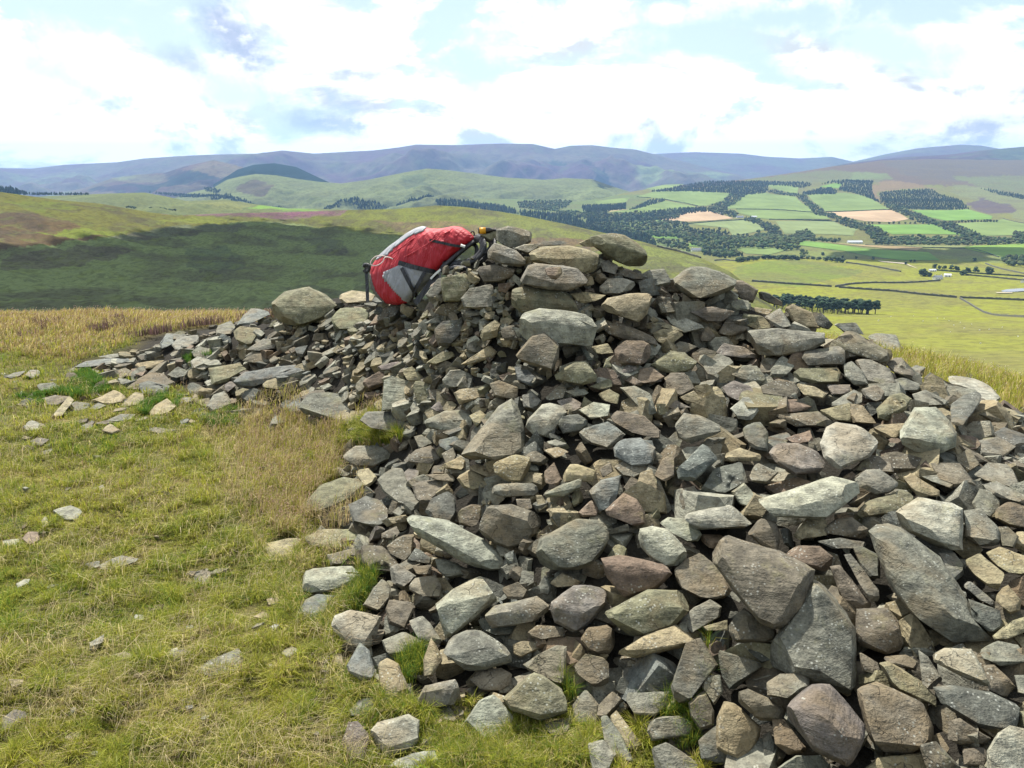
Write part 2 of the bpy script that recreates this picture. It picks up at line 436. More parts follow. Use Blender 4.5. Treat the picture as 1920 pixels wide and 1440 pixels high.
# ------------------------------------------------------------------ stones: outline (and ridge) measured from the photograph, tone, own name
# tones: g grey, d dark grey, l pale grey, b brown, t tan, r reddish brown, o olive, p purplish, u blue-grey
# a '*' line gives the crop (origin and scale) in which the following lines were measured
STONES = """
* 1200 920 2.6667
g 1140,200 1180,170 1240,165 1300,185 1500,330 1545,410 1620,540 1750,740 1740,775 1580,790 1450,750 1400,700 1350,610 1270,500 1170,290 | 1230,260 1620,700 | k=0.8 th=0.35 | long smooth grey slab tilted down to the right, rounded at its top end
b 355,255 420,213 560,262 700,300 870,400 835,600 700,705 600,660 530,580 480,510 430,450 360,360 | 400,290 640,350 800,450 | lift=0.16 | big brown-grey boulder jutting out over the pale rough boulder
g 640,780 700,700 830,540 850,430 960,480 1040,570 1085,700 1090,900 1075,1030 900,960 760,930 650,880 | 880,480 860,760 900,900 | th=0.5 | big rough grey boulder under the brown jutting boulder
p 720,1090 850,955 950,965 1020,1040 1075,1110 1130,1170 1135,1260 1040,1385 850,1290 740,1140 | 860,1100 1040,1200 | th=0.6 lift=0.06 | large speckled purplish boulder at the foot of the rough grey boulder
b 1080,590 1240,585 1290,650 1330,800 1230,820 1080,765 | 1090,740 1200,670 1300,700
l 1260,110 1390,30 1560,60 1615,90 1620,300 1540,300 1440,260 1370,215 1290,180 | 1270,160 1420,200 1600,190 | lift=0.06 | large pale rough block above the long smooth slab
l 0,190 60,175 140,190 240,300 235,370 130,385 60,340 0,280 -10,230 | 10,215 140,325 235,320 | lift=0.05 | angular stone with a bright cracked top face
b 165,400 230,340 300,310 420,400 460,500 430,560 300,540 200,490
o -195,620 -60,540 40,490 240,500 272,575 170,680 20,730 -60,735 -130,670 | -180,632 -60,600 100,560 250,560 | lift=0.06 | large olive wedge with a striped dark front
g 200,650 270,580 350,540 410,580 400,630 260,715
b 440,640 510,580 690,700 680,740 600,775 480,765 445,700 | 520,600 565,690 560,740 | lift=0.05
t 310,680 440,645 450,700 330,700
t -60,740 0,740 180,665 270,740 260,770 100,810 0,840 -120,820 | -100,800 60,790 250,755 | | flat tan slab with a broken front edge
d 155,980 230,760 300,730 330,770 390,870 300,960 220,1100 180,1090
d 385,790 600,860 610,880 540,930 455,1015 410,930 | | k=0.8
g 630,960 700,915 800,910 850,940 850,1000 720,1055 640,1040 | | lift=0.05
b 480,1010 540,990 650,1040 720,1090 710,1155 600,1150 490,1050 | | lift=0.03
t 385,1130 420,1050 470,1060 610,1180 600,1230 540,1350 480,1360 380,1290 | 430,1080 520,1180 470,1330 | | rounded tan boulder with ribbed broken faces
d 290,1250 380,1170 390,1280 480,1370 350,1370 300,1320
g -90,1060 -60,1010 140,1003 150,1080 70,1135 -60,1120
g 10,1180 60,1130 240,1120 280,1190 230,1230 50,1255
g 50,1270 140,1255 220,1290 310,1387 300,1430 80,1430
b 240,1060 320,990 370,1100 370,1180 300,1200 250,1130
g 320,930 400,920 415,1010 370,1080 310,990
b 1080,990 1180,950 1420,1060 1475,1180 1470,1260 1380,1320 1180,1310 1140,1230 1110,1080 | | th=0.6 | big round brown boulder with a pale lichen disc
o 1190,860 1240,850 1400,950 1480,1030 1480,1080 1400,1040 1260,980
l 1455,820 1520,785 1660,790 1750,960 1740,980 1600,930 1470,860 | 1460,845 1600,900 1745,962 | lift=0.05 | pale flat-topped slab under the foot of the long smooth slab
g 1390,790 1440,830 1520,950 1450,1010 1410,970
b 1210,830 1330,820 1390,850 1380,900 1260,870
b 1090,800 1190,860 1210,930 1110,900
d 1460,980 1560,970 1750,1010 1920,1080 1900,1190 1780,1230 1650,1150 1500,1070 | | | broad dark green-grey slab near the bottom corner
b 1540,1150 1600,1140 1760,1240 1720,1270 1600,1275 1535,1240
l 1730,1300 1790,1210 1850,1175 1960,1200 2000,1430 1730,1430 | | lift=0.04 | pale pointed block in the very bottom corner of the heap
b 1610,1290 1720,1280 1740,1320 1720,1387 1620,1370
d 1390,1270 1480,1250 1610,1387 1550,1430 1470,1400
t 1100,1400 1190,1330 1400,1310 1480,1387 1480,1440 1100,1440 | | | low tan boulder cut by the bottom edge of the view
g 670,1400 780,1325 900,1320 970,1387 980,1440 670,1440
b 660,1140 720,1140 850,1310 740,1320 680,1230
d 610,1215 650,1200 690,1290 680,1360 620,1350
b 950,380 1000,370 1160,570 1150,600 1080,610 1000,530 | 980,390 1090,520
g 1020,320 1050,310 1110,400 1200,500 1200,570 1160,560 1090,460 | | lift=0.03
d 1065,280 1120,275 1200,320 1200,440 1130,440 1090,350
r 715,320 780,275 900,275 970,330 960,390 930,410 860,390 720,330 | 770,345 870,375 | lift=0.03 | pinkish brown block with dark spots beside the jutting boulder
t 760,230 840,130 970,150 960,190 880,230 780,250
b 890,200 980,140 1060,135 1140,190 1130,240 1030,235
d 870,250 1000,235 1150,260 1130,290 960,290
b 530,210 590,135 680,150 705,230 690,310 610,280 | 560,220 680,180 | lift=0.03
l 210,115 450,70 490,100 560,165 520,190 300,195 | 230,150 400,185 540,175 | lift=0.04
l 75,170 140,130 270,145 310,220 300,250 240,260 180,200
g 1620,440 1660,460 1780,560 1775,585 1700,550 1620,480
t 1620,330 1700,310 1840,430 1800,500 1740,480 1640,400
t 1730,310 1800,280 1960,340 1950,430 1850,420 1760,360
t 1780,500 1840,470 1910,550 1900,600 1850,615 1780,550
d 1640,540 1800,600 1815,680 1760,720 1660,640
t 1750,730 1850,650 1960,620 1950,700 1830,750 1760,745
g 1700,790 1790,750 1890,770 1960,860 1800,880 1690,840
b 1715,870 1790,870 1880,980 1830,1040 1740,960
g 1870,920 1960,920 1960,1030 1890,1010
g 1620,100 1700,85 1790,180 1800,270 1720,290 1620,230
b 1785,180 1840,180 1895,230 1870,290 1800,280
b 1780,80 1850,50 1960,90 1960,200 1840,180 1770,140
u 1490,310 1570,310 1620,370 1620,420 1570,460 1530,380
d 520,780 640,770 690,840 610,860
* 540 920 2.7429
l 590,150 640,125 730,150 820,148 900,190 1000,250 1080,320 1128,390 1110,405 1040,412 960,390 860,350 770,290 700,250 600,190 | 620,165 760,240 900,300 1050,395 | lift=0.08 | long pale yellow-grey slab slanting down to the right in the middle of the heap
b 975,150 1020,75 1150,70 1330,125 1310,190 1220,280 1130,300 1020,250 975,200 | 1040,100 1290,170 | | dark brown-grey wedge above the slanting pale slab
g 1265,320 1290,250 1440,190 1490,140 1600,135 1650,190 1660,300 1600,370 1500,410 1350,410 1280,380 | | th=0.6 | big rounded grey boulder right of the slanting pale slab
d 700,110 740,40 820,0 860,20 870,120 840,170 740,150
b 870,100 940,70 1000,70 990,150 970,200 880,170
d 310,70 400,25 480,50 555,120 540,160 450,190 330,160
o 60,230 180,200 390,195 385,280 220,310 110,290
b 200,330 340,295 375,330 360,370 220,385
b 375,290 400,270 480,280 550,340 580,400 540,420 420,410 375,360
g 520,400 560,370 660,440 640,470 600,500 530,470
l 50,460 70,420 130,395 350,385 400,430 390,460 230,510 130,525 50,510 | 60,470 200,460 390,430 | lift=0.04 | flat-topped pale block at the grassy edge of the heap
u 45,630 90,560 150,530 240,540 200,640 130,680
g 385,590 440,500 490,445 530,500 520,580 460,620
l 215,700 240,640 320,610 490,640 495,670 440,820 400,825 300,790 | 240,690 420,780 | k=0.5 th=0.25 | flat grey slab lying in the turf at the edge of the heap
b 500,610 520,560 640,570 655,600 600,720 520,690
g 620,490 650,445 760,435 790,490 790,550 660,550 630,530
l 740,590 840,510 960,450 1020,450 1085,500 1085,560 980,630 830,760 800,740 770,680 | 755,605 860,655 1080,520 | lift=0.06 | squared block with a mossy pale top and a purplish front
g 750,340 860,370 940,410 900,440 830,460 770,410
b 1095,500 1180,465 1240,520 1200,560 1130,560 | | lift=0.03 | small orange-brown cube in a dark hollow
g 1010,640 1060,590 1200,570 1280,540 1345,590 1340,620 1270,680 1200,690 1050,710 1010,670 | 1015,645 1100,625 1210,645 1335,600 | lift=0.05
p 1350,570 1470,485 1560,480 1640,510 1640,580 1560,680 1480,740 1370,680 1345,610 | 1370,600 1500,640 1620,570
r 1605,345 1700,330 1870,360 1950,380 1980,430 1900,500 1740,550 1690,540 1640,460 | 1620,370 1720,450 1960,420 | lift=0.04 | reddish brown block with a chipped lower edge
b 1500,770 1540,700 1640,690 1680,720 1690,780 1640,860 1540,820
t 1345,475 1410,420 1510,470 1480,490 1380,500
d 1290,480 1320,430 1360,490 1340,540 1300,530
g 785,810 850,750 960,705 1080,770 1155,830 1150,880 1020,920 930,930 820,880 | 810,850 930,900 1040,800 1130,850 | lift=0.04 | wide grey block with a smooth face below the squared block
g 620,670 690,640 730,680 800,780 790,800 700,740
t 695,870 735,755 760,790 800,870 740,960 700,965 | 740,770 770,870 | lift=0.03 | thin tan sliver standing on edge
g 480,770 600,725 690,770 640,830 540,860 500,830
u 300,900 370,775 410,800 455,940 440,970 370,975 310,930 | 390,830 380,950 | lift=0.04 | small pointed blue-grey stone by the turf
t 455,890 510,860 570,890 600,980 640,1060 560,1080 490,1050 460,980 | 560,900 570,1020 | | yellowish stone with a raised spine near the turf
g 310,1130 370,1070 460,1065 460,1170 320,1160
p 270,1300 310,1190 380,1180 430,1290 400,1400 310,1390
l 415,1240 460,1190 620,1150 675,1180 675,1290 640,1330 490,1385 440,1340 | 425,1255 520,1320 670,1270 | | pale cracked block in the grass with a dark pit in its top
g 640,1080 700,1000 860,970 890,1040 860,1100 760,1120 660,1110 | 680,1040 850,1010
l 480,1440 560,1380 640,1350 760,1335 825,1440
g 935,970 980,925 1120,910 1200,950 1100,1030 1000,1030
g 1190,900 1260,830 1360,790 1435,800 1435,1010 1380,1000 1280,940
o 1075,1090 1130,1020 1250,930 1320,950 1400,1010 1465,1080 1450,1140 1290,1190 1150,1150 | 1095,1095 1200,1110 1300,1150 | lift=0.06 | large smooth green-grey wedge lying on the paler slab at the foot of the heap
l 905,1190 980,1080 1060,1040 1090,1110 1170,1180 1080,1270 1000,1280 930,1230 | | k=0.5 th=0.25 | speckled pale slab tipped into the turf at the foot of the heap
t 1155,790 1200,770 1340,775 1320,810 1190,860 1160,840
b 1215,740 1280,690 1420,700 1430,750 1300,770
d 1470,900 1530,840 1620,850 1680,930 1640,1000 1560,1010 1480,960
g 1460,1100 1530,1020 1600,1100 1600,1230 1520,1250 1470,1180
b 1295,1210 1380,1180 1455,1165 1450,1240 1380,1280
g 1600,1150 1640,1150 1720,1260 1790,1420 1740,1426 1650,1300
t 1650,1150 1690,1130 1825,1310 1790,1340 1720,1280
l 1540,1290 1620,1280 1690,1350 1650,1440 1560,1440
b 1820,1200 1880,1170 1920,1180 1920,1290 1840,1270
d 970,650 1050,720 1220,700 1240,740 1060,745 990,710
b 480,220 560,180 580,210 520,260 480,250
b 500,290 580,230 650,220 640,330 600,370 520,330
d 610,360 660,290 740,350 730,380
b 640,390 740,380 740,430 660,430
d 1110,330 1160,300 1170,370 1130,385
* 560 560 2.8235
g 1130,525 1160,570 1195,680 1200,830 1080,835 1030,880 900,870 850,830 960,690 1060,570 | 1120,560 900,850 | th=0.45 lift=0.05 | large triangular boulder pointing up in the middle of the heap
d 710,170 760,120 870,110 860,190 790,260 740,250 | | lift=0.05
r 358,125 410,90 450,50 510,10 545,20 545,80 490,110 370,155 | | lift=0.03 | pinkish brown rounded stone under the red rucksack
o 165,110 220,50 330,45 380,70 350,160 200,165 | | th=0.6 | smooth domed olive-grey stone left of the pinkish stone
t 955,170 1040,110 1080,140 1060,200 960,235 | 980,185 1060,170 | lift=0.02
b 1060,150 1140,140 1190,230 1100,230
l 450,430 500,410 580,430 630,440 630,575 580,590 440,595 | | th=0.3 | upright-edged pale slab among small rubble
o 600,440 660,430 760,520 690,560 630,580
r 330,440 430,380 480,400 450,470 370,490
r 340,500 390,490 445,500 390,545
t 820,500 850,480 1000,455 1020,510 850,560
g 750,440 800,380 880,370 955,440 830,470 760,470
b 1010,450 1060,430 1160,470 1160,540 1040,520
t 855,350 1010,245 1050,280 1040,310 900,350
p 415,360 490,340 560,325 660,340 570,380 430,380
t 670,340 760,280 820,280 830,310 720,350
t 545,380 600,360 670,420 650,440 590,440
g 1300,530 1400,445 1420,480 1330,540
g 1400,490 1510,475 1540,500 1460,520
g 290,650 360,600 560,590 640,600 660,660 560,720 400,680 | | k=0.7
g -10,560 60,480 190,510 330,520 370,600 250,660 120,640 20,610 | | k=0.8 th=0.25 | broad low slab half buried in brown grass
g 665,640 720,600 870,590 940,630 960,680 880,715 760,700 680,680 | 670,650 800,640 940,640
t 900,620 960,590 1000,620 940,680
g 230,830 300,780 420,775 520,790 530,830 400,890 290,890 | 240,845 400,850 520,820
b 545,860 620,800 700,778 755,830 745,880 620,870 | 600,830 750,850
g 610,730 650,720 715,760 640,800
u 725,750 840,725 870,780 830,820 760,780
b 755,820 820,780 840,840 780,880
g 415,960 480,900 545,890 560,960 620,1060 600,1110 530,1090 440,1020
p 555,920 580,900 640,900 630,970 600,990 550,970
t 300,910 370,895 420,950 370,1000 310,960 | 320,920 410,950
o 0,1120 60,1060 110,990 240,940 350,960 370,1000 240,1080 150,1150 60,1140 | 60,1100 200,1060 340,990 | th=0.3 | banded olive slab tipped towards the brown grass
g 150,900 210,890 290,920 250,950
t 760,880 860,830 895,880 860,910 780,905
t 825,940 900,900 1030,960 1020,990 950,1030 870,1000
t 890,890 950,870 1030,920 1030,960
t 1030,880 1070,840 1150,825 1225,840 1230,910 1190,970 1110,970 1040,920 | 1060,900 1140,880 1220,860 | lift=0.05 | bright orange-tan faceted stone at the foot of the triangular boulder
b 600,990 640,960 740,955 800,985 720,1060 660,1100 620,1070
g 660,930 800,925 830,945 820,970 720,960
g 1000,1000 1060,980 1240,975 1290,1010 1260,1045 1080,1050 1020,1030 | 1010,1020 1270,1015 | lift=0.03
b 1200,830 1250,800 1330,850 1290,880 1230,870
t 1290,800 1370,785 1430,810 1350,850
g 1300,760 1360,745 1430,770 1380,790
r 1300,900 1350,860 1395,960 1370,990 1300,990
t 1400,900 1450,865 1570,910 1565,970 1480,960 1400,970 | 1410,930 1560,940
b 1590,900 1650,865 1670,910 1610,950
g 1670,890 1700,865 1790,860 1860,900 1780,950 1680,930
g 1300,1030 1400,980 1500,950 1500,1000 1400,1050 1310,1050 | 1310,1035 1490,985
u 1530,1020 1600,960 1710,930 1700,990 1600,1140 1580,1070
r 1620,1120 1720,1025 1790,1060 1835,1130 1835,1190 1740,1210 1640,1160 | 1650,1120 1760,1100 | | reddish brown block below the dark pointed blue-grey stone
r 1470,1140 1550,1065 1590,1100 1580,1150 1490,1160
b 1720,1000 1760,940 1795,960 1790,1060 1730,1050
t 1790,990 1860,905 1900,960 1895,1020 1800,1040
l 1210,640 1290,560 1370,545 1420,600 1380,660 1330,740 1240,720 1200,680 | 1215,655 1330,640 1410,605
d 1370,660 1390,620 1480,610 1540,650 1500,700 1400,715 | 1390,660 1520,660
d 1300,690 1350,620 1370,660 1340,745 1310,740
l 1480,590 1560,545 1650,560 1640,620 1550,640
u 1470,720 1560,650 1640,650 1730,720 1640,800 1540,770
b 1640,640 1680,590 1830,620 1920,700 1920,750 1760,710
u 1665,790 1700,740 1810,735 1895,790 1880,880 1760,890 1670,840 | 1680,800 1880,800 | lift=0.03 | bulky dark blue-grey boulder below the crossed brown slabs
g 1700,470 1780,460 1860,500 1900,610 1840,620 1780,560
o 1580,500 1640,475 1700,510 1690,560 1610,540
p 1360,530 1440,520 1510,560 1480,600 1400,590
g 1180,510 1240,495 1290,540 1250,590 1190,570
p 700,580 740,540 820,590 760,605
t 395,550 440,530 450,590 410,590
p 1800,380 1860,370 1920,400 1920,440 1840,450
t 1240,930 1290,940 1290,990 1240,970
b 1150,1060 1230,1060 1245,1120 1160,1110
t 1255,1040 1290,1040 1320,1100 1270,1130
t 1290,1110 1400,1100 1425,1130 1370,1155
g 1310,1170 1440,1155 1440,1190 1320,1200
* 1200 500 2.6667
g 130,240 160,225 320,295 300,310 210,330
t 715,210 765,185 860,230 905,310 850,315 760,280 | 740,200 775,270
d 850,230 910,225 965,290 940,320 910,310
g 620,250 700,205 765,300 700,310 660,290
g 435,175 480,160 545,170 555,220 480,210
g 505,340 550,320 690,305 860,320 925,330 925,380 860,420 700,450 560,440 510,390 | 515,365 700,395 920,368 | lift=0.06 | long light grey flat boulder near the top of the slope
b 935,390 1030,320 1080,325 1240,420 1245,470 1200,480 1060,440 940,400 | 945,392 1035,340 1235,450 | lift=0.03 | dark brown slanting slab on the skyline of the heap
g 1130,350 1180,330 1280,340 1310,400 1310,440 1260,430 1180,370
l 965,285 1080,278 1090,310 1120,340 1020,330
g 790,430 860,415 1000,395 1040,440 1020,490 830,500 780,470 | 790,448 900,455 1035,435 | lift=0.04
o 750,540 800,505 900,510 1000,505 1010,580 860,585 770,560
g 1010,490 1060,470 1120,530 1150,600 1080,600 1020,550
g 1070,470 1130,455 1250,510 1280,580 1240,610 1150,590
b 1220,480 1300,445 1370,530 1360,560 1250,520
g 1270,560 1330,555 1410,590 1390,620 1290,620
l 1540,560 1550,525 1640,540 1760,600 1820,680 1760,690 1680,620 1570,640 | | | pale slab on the far flank beside the golden grass
d 1550,690 1620,640 1715,605 1700,680 1620,790 1560,800 | 1650,640 1600,770 | lift=0.08 th=0.3 | dark slab standing on end near the far flank
g 1350,640 1430,612 1545,670 1530,690 1370,700
l 1290,840 1370,700 1480,700 1540,760 1585,830 1580,900 1470,950 1400,950 1310,890 | 1305,870 1440,850 1580,845 | lift=0.08 | large pale smooth boulder overhanging a black hollow
o 1180,710 1250,640 1310,630 1360,660 1330,720 1220,785 1190,770 | 1270,640 1290,680 1200,760 | lift=0.03
t 1160,810 1200,790 1355,780 1330,820 1280,860 1180,845 | | lift=0.1 th=0.3 | flat tan stone bridging two large pale boulders
l 895,880 930,800 980,775 1080,790 1140,810 1215,880 1150,950 1000,1015 960,1000 910,950 | 1130,815 960,960 | lift=0.08 | large two-faced boulder, its left face light and its right face brown
p 640,920 690,880 790,880 900,930 940,980 900,1030 780,1040 700,1000 | 650,950 800,1010 920,1005 | lift=0.04
d 510,800 560,780 600,770 640,830 640,930 580,920 520,850
g 165,800 220,730 290,740 400,790 405,830 340,870 260,890 190,860 | 180,800 290,830 400,815 | lift=0.03
u 180,1020 320,880 400,920 410,950 260,1080 190,1060 | 195,1000 240,1020 400,935 | lift=0.06 | oblong dark blue-grey block slanting up to the right
d 300,1080 370,1010 510,970 540,1080 430,1140 310,1130
l 450,710 530,640 600,710 560,770 490,760
p 410,600 470,570 560,600 610,700 560,660 440,660
b 115,590 150,530 230,530 275,610 200,650 130,620
g 455,530 520,490 580,490 640,560 590,600 520,580 | 460,540 560,530 600,590
l 640,530 710,440 780,490 720,550 650,560
p 370,440 420,380 520,400 600,455 520,460
o 45,490 150,420 240,430 285,500 200,540 100,510 | 60,490 190,470 270,500
b 0,370 40,360 60,440 30,490 -20,480 -20,400
r 0,510 60,505 125,550 60,590 -20,580
b 590,600 690,560 780,580 810,650 790,670 720,650 600,640
t 770,580 870,600 940,640 920,660 830,650
r 620,700 650,660 780,660 860,700 800,730 680,730
b 660,740 760,735 890,720 980,780 940,800 780,800
t 890,720 1050,680 1060,780 980,770
g 920,700 1070,615 1130,640 1100,690 1060,700
t 1040,680 1110,690 1190,790 1060,780
g 1100,615 1180,590 1255,620 1230,660 1180,680 1130,660
p 930,590 1050,590 1050,640 960,640
t 190,650 270,620 310,670 240,690
t 310,640 350,600 400,600 440,680 380,690 320,680
p 110,690 160,660 270,710 180,720
t 415,940 500,905 610,940 600,970 450,975 | 420,950 600,955 | lift=0.03
g 540,1060 580,975 700,1030 640,1090 560,1080
l 450,1130 520,1080 590,1150 560,1210 500,1190
g 190,1160 210,1110 270,1095 300,1140 280,1200 200,1220
b 270,1200 320,1140 410,1190 330,1220
l 590,1160 740,1110 960,1045 1090,1080 1105,1150 940,1260 900,1255 830,1215 620,1260 | 605,1245 830,1170 1090,1120 | lift=0.08 | broad pale slab with a grey broken front edge
g 1070,1060 1130,1015 1200,1010 1290,1080 1280,1130 1180,1140 1090,1100 | 1085,1065 1270,1100 | lift=0.05
o 1060,1220 1140,1170 1310,1110 1400,1150 1380,1190 1240,1240 1080,1260
t 1310,1060 1350,1030 1500,1120 1500,1150 1400,1150
g 1390,1050 1520,1035 1590,1080 1560,1110 1450,1070
b 1450,980 1600,980 1690,1100 1650,1130 1540,1040
g 1670,1040 1740,980 1850,990 1895,1080 1880,1130 1760,1090
g 1660,1180 1700,1110 1790,1120 1815,1180 1750,1260 1680,1230
g 1700,1090 1780,1070 1960,1160 1960,1200 1800,1130
r 1590,840 1680,850 1710,890 1680,920 1580,900
g 1690,870 1800,850 1880,900 1810,960 1700,950
d 1740,820 1820,800 1960,850 1960,930 1850,900
d 1620,780 1760,790 1680,840
b 1580,940 1650,910 1700,990 1640,1030 1590,990
b 1050,1020 1150,940 1240,950 1280,1040 1180,1010
t 0,1030 60,1010 90,1110 0,1145 -20,1100
b 70,1050 110,960 170,930 175,1050 120,1080
u -20,860 60,870 85,930 60,1000 -20,980
r 720,860 850,815 870,870 780,890
* 880 400 3.2
o 720,130 760,110 850,115 930,130 1000,170 1070,230 1080,280 1040,325 960,325 890,300 790,220 725,190 | 740,150 870,200 960,205 1065,250 | lift=0.06 th=0.6 k=0.35 | great olive boulder perched on the skyline, dark below its lit rim
t 340,260 370,230 440,200 600,190 720,210 800,250 795,300 750,350 700,365 600,320 480,290 370,290 | 350,265 600,290 790,280 | lift=0.04 k=0.35 | long tan boulder lying along the crest
g 275,360 320,320 400,300 560,310 650,330 710,400 700,440 600,470 480,460 300,420 | 290,390 480,420 700,420 | lift=0.08 k=0.5 | pale grey oval boulder that carries a small reddish stone
r 440,340 470,325 560,320 560,360 520,400 490,395 | | lift=0.22 | small reddish stone resting on the pale oval boulder
g 105,220 150,175 200,190 280,220 360,300 300,325 200,310 110,270 | 140,230 230,260 350,300 | lift=0.05 k=0.4 | pointed grey stone beside the black shoulder straps
g 160,95 230,75 300,90 390,120 385,160 320,205 230,215 160,165 | 230,100 260,150 380,140 | k=0.3 | rough grey rock highest on the heap beside the bottle
o 60,130 160,100 220,130 190,170 110,165 | | k=0.3 | olive brown rock directly under the bottle
l 260,210 330,185 430,180 400,215 350,240 | | k=0.3
d 380,200 450,165 580,160 600,185 500,195 | | k=0.3
b 25,360 60,320 150,305 280,330 270,380 180,410 80,415 | 30,365 270,350 | lift=0.03 k=0.4
t 655,180 720,150 760,200 690,200 | | k=0.3
g 780,300 830,275 890,310 880,370 800,350 | | k=0.4
g 980,400 1080,340 1180,330 1220,380 1210,430 1100,445 1010,420 | | k=0.4
d 860,360 960,345 1060,370 1080,400 980,395 | | k=0.4
l 780,440 830,390 920,385 990,410 1020,450 880,470 850,500 780,480 | 790,450 870,440 1010,440 | k=0.5
t 785,560 830,510 960,480 1080,480 1110,520 1090,590 1000,670 930,640 830,600 | 800,560 950,600 1100,530 | lift=0.06 | big yellowish tan block with a pyramid-shaped front
o 215,500 240,450 330,440 580,465 640,530 665,600 560,590 400,570 310,600 240,550 | 240,500 380,530 640,560 | lift=0.03 | broad olive boulder under the pale oval boulder
l 280,640 330,590 420,560 560,575 700,600 800,670 780,740 760,790 700,800 640,760 480,720 340,780 290,710 | 290,665 450,645 640,700 795,700 | lift=0.14 | very large pale boulder with a smooth lit top and a black hollow beneath
b 265,870 340,780 410,690 450,700 540,790 540,870 490,945 400,920 | 345,790 430,775 530,810 490,930 | lift=0.16 | brown cube-shaped block leaning before the very large pale boulder
u 270,920 330,920 410,990 380,1040 290,1010
o 510,970 620,890 700,885 770,980 760,1010 680,1030 520,1000 | 530,960 640,905 760,985 | lift=0.04
r 870,820 920,760 1020,745 1090,790 1095,870 1030,910 910,915 880,880 | | lift=0.03 | rounded pinkish block with pale veins
o 1080,910 1190,820 1290,840 1370,890 1340,940 1220,965 1120,940 | 1095,910 1210,860 1360,900 | lift=0.03
p 1010,940 1080,930 1170,965 1140,1010 1050,1020
b 1165,990 1210,955 1310,970 1350,1040 1320,1080 1200,1090
r 920,1000 980,975 1050,1020 1000,1040
g 1220,390 1280,340 1330,315 1420,320 1520,350 1620,410 1580,460 1500,480 1380,540 1300,500 1230,440 | 1235,420 1380,510 1600,425 | lift=0.05 k=0.6 | big pale sloping slab streaked with white droppings on the skyline
b 1560,400 1640,400 1735,460 1700,540 1620,510 1580,460 | | k=0.4
d 1730,460 1800,480 1880,530 1880,560 1800,540 1740,510 | | k=0.4
p 1320,580 1400,560 1500,555 1600,590 1520,650 1430,650 1340,610 | 1330,592 1460,600 1595,595 | lift=0.04 | layered dark slate with a bright purplish top
l 1180,620 1210,590 1400,670 1410,690 1290,720 1200,660
b 1490,720 1540,620 1680,690 1640,720 1560,740 | 1540,640 1640,700
o 1620,640 1680,605 1780,620 1815,690 1720,700 1650,670
g 1770,620 1860,570 1920,660 1900,690
t 1700,560 1830,580 1790,615 1720,600
g 1550,530 1620,515 1690,540 1690,590 1620,580
t 600,480 700,470 820,490 800,510 680,545 640,530
b 660,560 740,540 760,580 670,600
b 800,680 880,650 980,680 1100,740 1160,800 1090,790 920,760 820,720 | 810,690 950,700 1130,790
t 1095,720 1160,690 1260,700 1295,740 1190,800 1130,760
t 1070,660 1180,650 1290,710 1180,690
g 1210,800 1270,760 1370,800 1300,840 1220,830
t 730,800 830,780 870,840 760,850
o 800,930 820,870 870,850 860,930
p 860,1000 950,905 1010,920 1000,940 900,970
o 720,1040 850,985 860,1040 780,1060
d 640,760 680,790 750,890 720,895
r 170,420 270,415 230,480 170,470
t 700,380 740,370 750,430 700,440
b 1130,540 1200,525 1260,590 1240,600 1150,600
b 1380,740 1430,670 1480,740 1450,770 1390,770
* 640 240 3.0
o 560,840 640,810 700,815 740,870 700,930 670,980 570,980 | | k=0.4 th=0.6 | large smooth dome-shaped stone behind the hanging strap
g 670,960 720,900 840,880 875,900 880,1000 800,1030 690,1010 | | k=0.4 | grey cracked boulder right of the hanging strap
g 470,940 540,850 570,840 560,900 520,1000 | | k=0.4
d 520,1040 560,985 650,985 670,1040 600,1060
g 670,1030 830,1020 850,1050 700,1060
d 455,1100 560,1045 620,1060 560,1100
t -20,940 60,910 200,930 200,980 0,990
* 0 240 3.0
o 1525,980 1600,920 1740,890 1830,940 1905,995 1880,1020 1820,1070 1700,1110 1600,1110 1540,1060 | 1530,1000 1700,1045 1890,1000 | lift=0.06 k=0.4 | big olive boulder with a dark underside standing alone left of the rucksack
u 1330,1110 1390,1015 1500,1015 1520,1050 1480,1070 1400,1110 | | k=0.4
* 0 560 3.0
g 1210,180 1240,140 1300,125 1325,160 1290,210 1220,210
o 1310,180 1350,155 1450,165 1455,230 1400,270 1330,250
u 900,250 935,195 1020,190 1000,240 910,290 | | | dark pointed stone at the far end of the rubble, against the straw grass
g 965,260 1000,215 1110,205 1130,240 1060,270 990,295
u 390,385 450,350 600,335 730,330 740,360 600,375 450,390 | | th=0.6 | thin flat blue-grey slab lying by bright green grass
g 530,330 640,310 740,305 760,330 620,330
b 620,420 700,385 750,410 680,455 630,455
t 750,365 850,350 930,345 850,395 780,395
b 700,510 760,460 850,410 920,420 1000,480 880,520 | | | broad low brown boulder in the far left of the rubble
d 775,480 830,460 960,490 920,550 800,540
l 1070,350 1110,325 1220,345 1150,410 1080,390
g 1075,300 1120,265 1200,290 1180,330 1090,330
o 1170,390 1350,360 1390,400 1300,470 1190,485
u 1310,460 1380,410 1600,370 1720,375 1740,395 1640,440 1450,495 1340,495 | 1320,470 1450,465 1730,400 | th=0.4 | long splintered blue-grey slab lying across the left rubble
b 1360,350 1430,300 1500,305 1550,350 1480,370
g 1380,290 1480,225 1560,230 1550,280 1450,295
b 240,560 330,535 410,545 400,570 300,610 260,605
t 290,660 390,545 415,570 350,660 290,680 | | lift=0.03
g 380,610 420,575 510,590 500,620 420,635
t 515,570 640,515 710,540 690,580 600,600
g 500,620 560,580 600,600 560,635
t 680,600 760,520 820,530 790,580 720,620 | | lift=0.03 | smooth tan oblong stone at the grassy fringe of the left rubble
t 830,660 870,600 940,560 990,600 960,640 880,665 | 840,640 930,610 985,610 | | tan-topped peaked stone alone in green grass before the left rubble
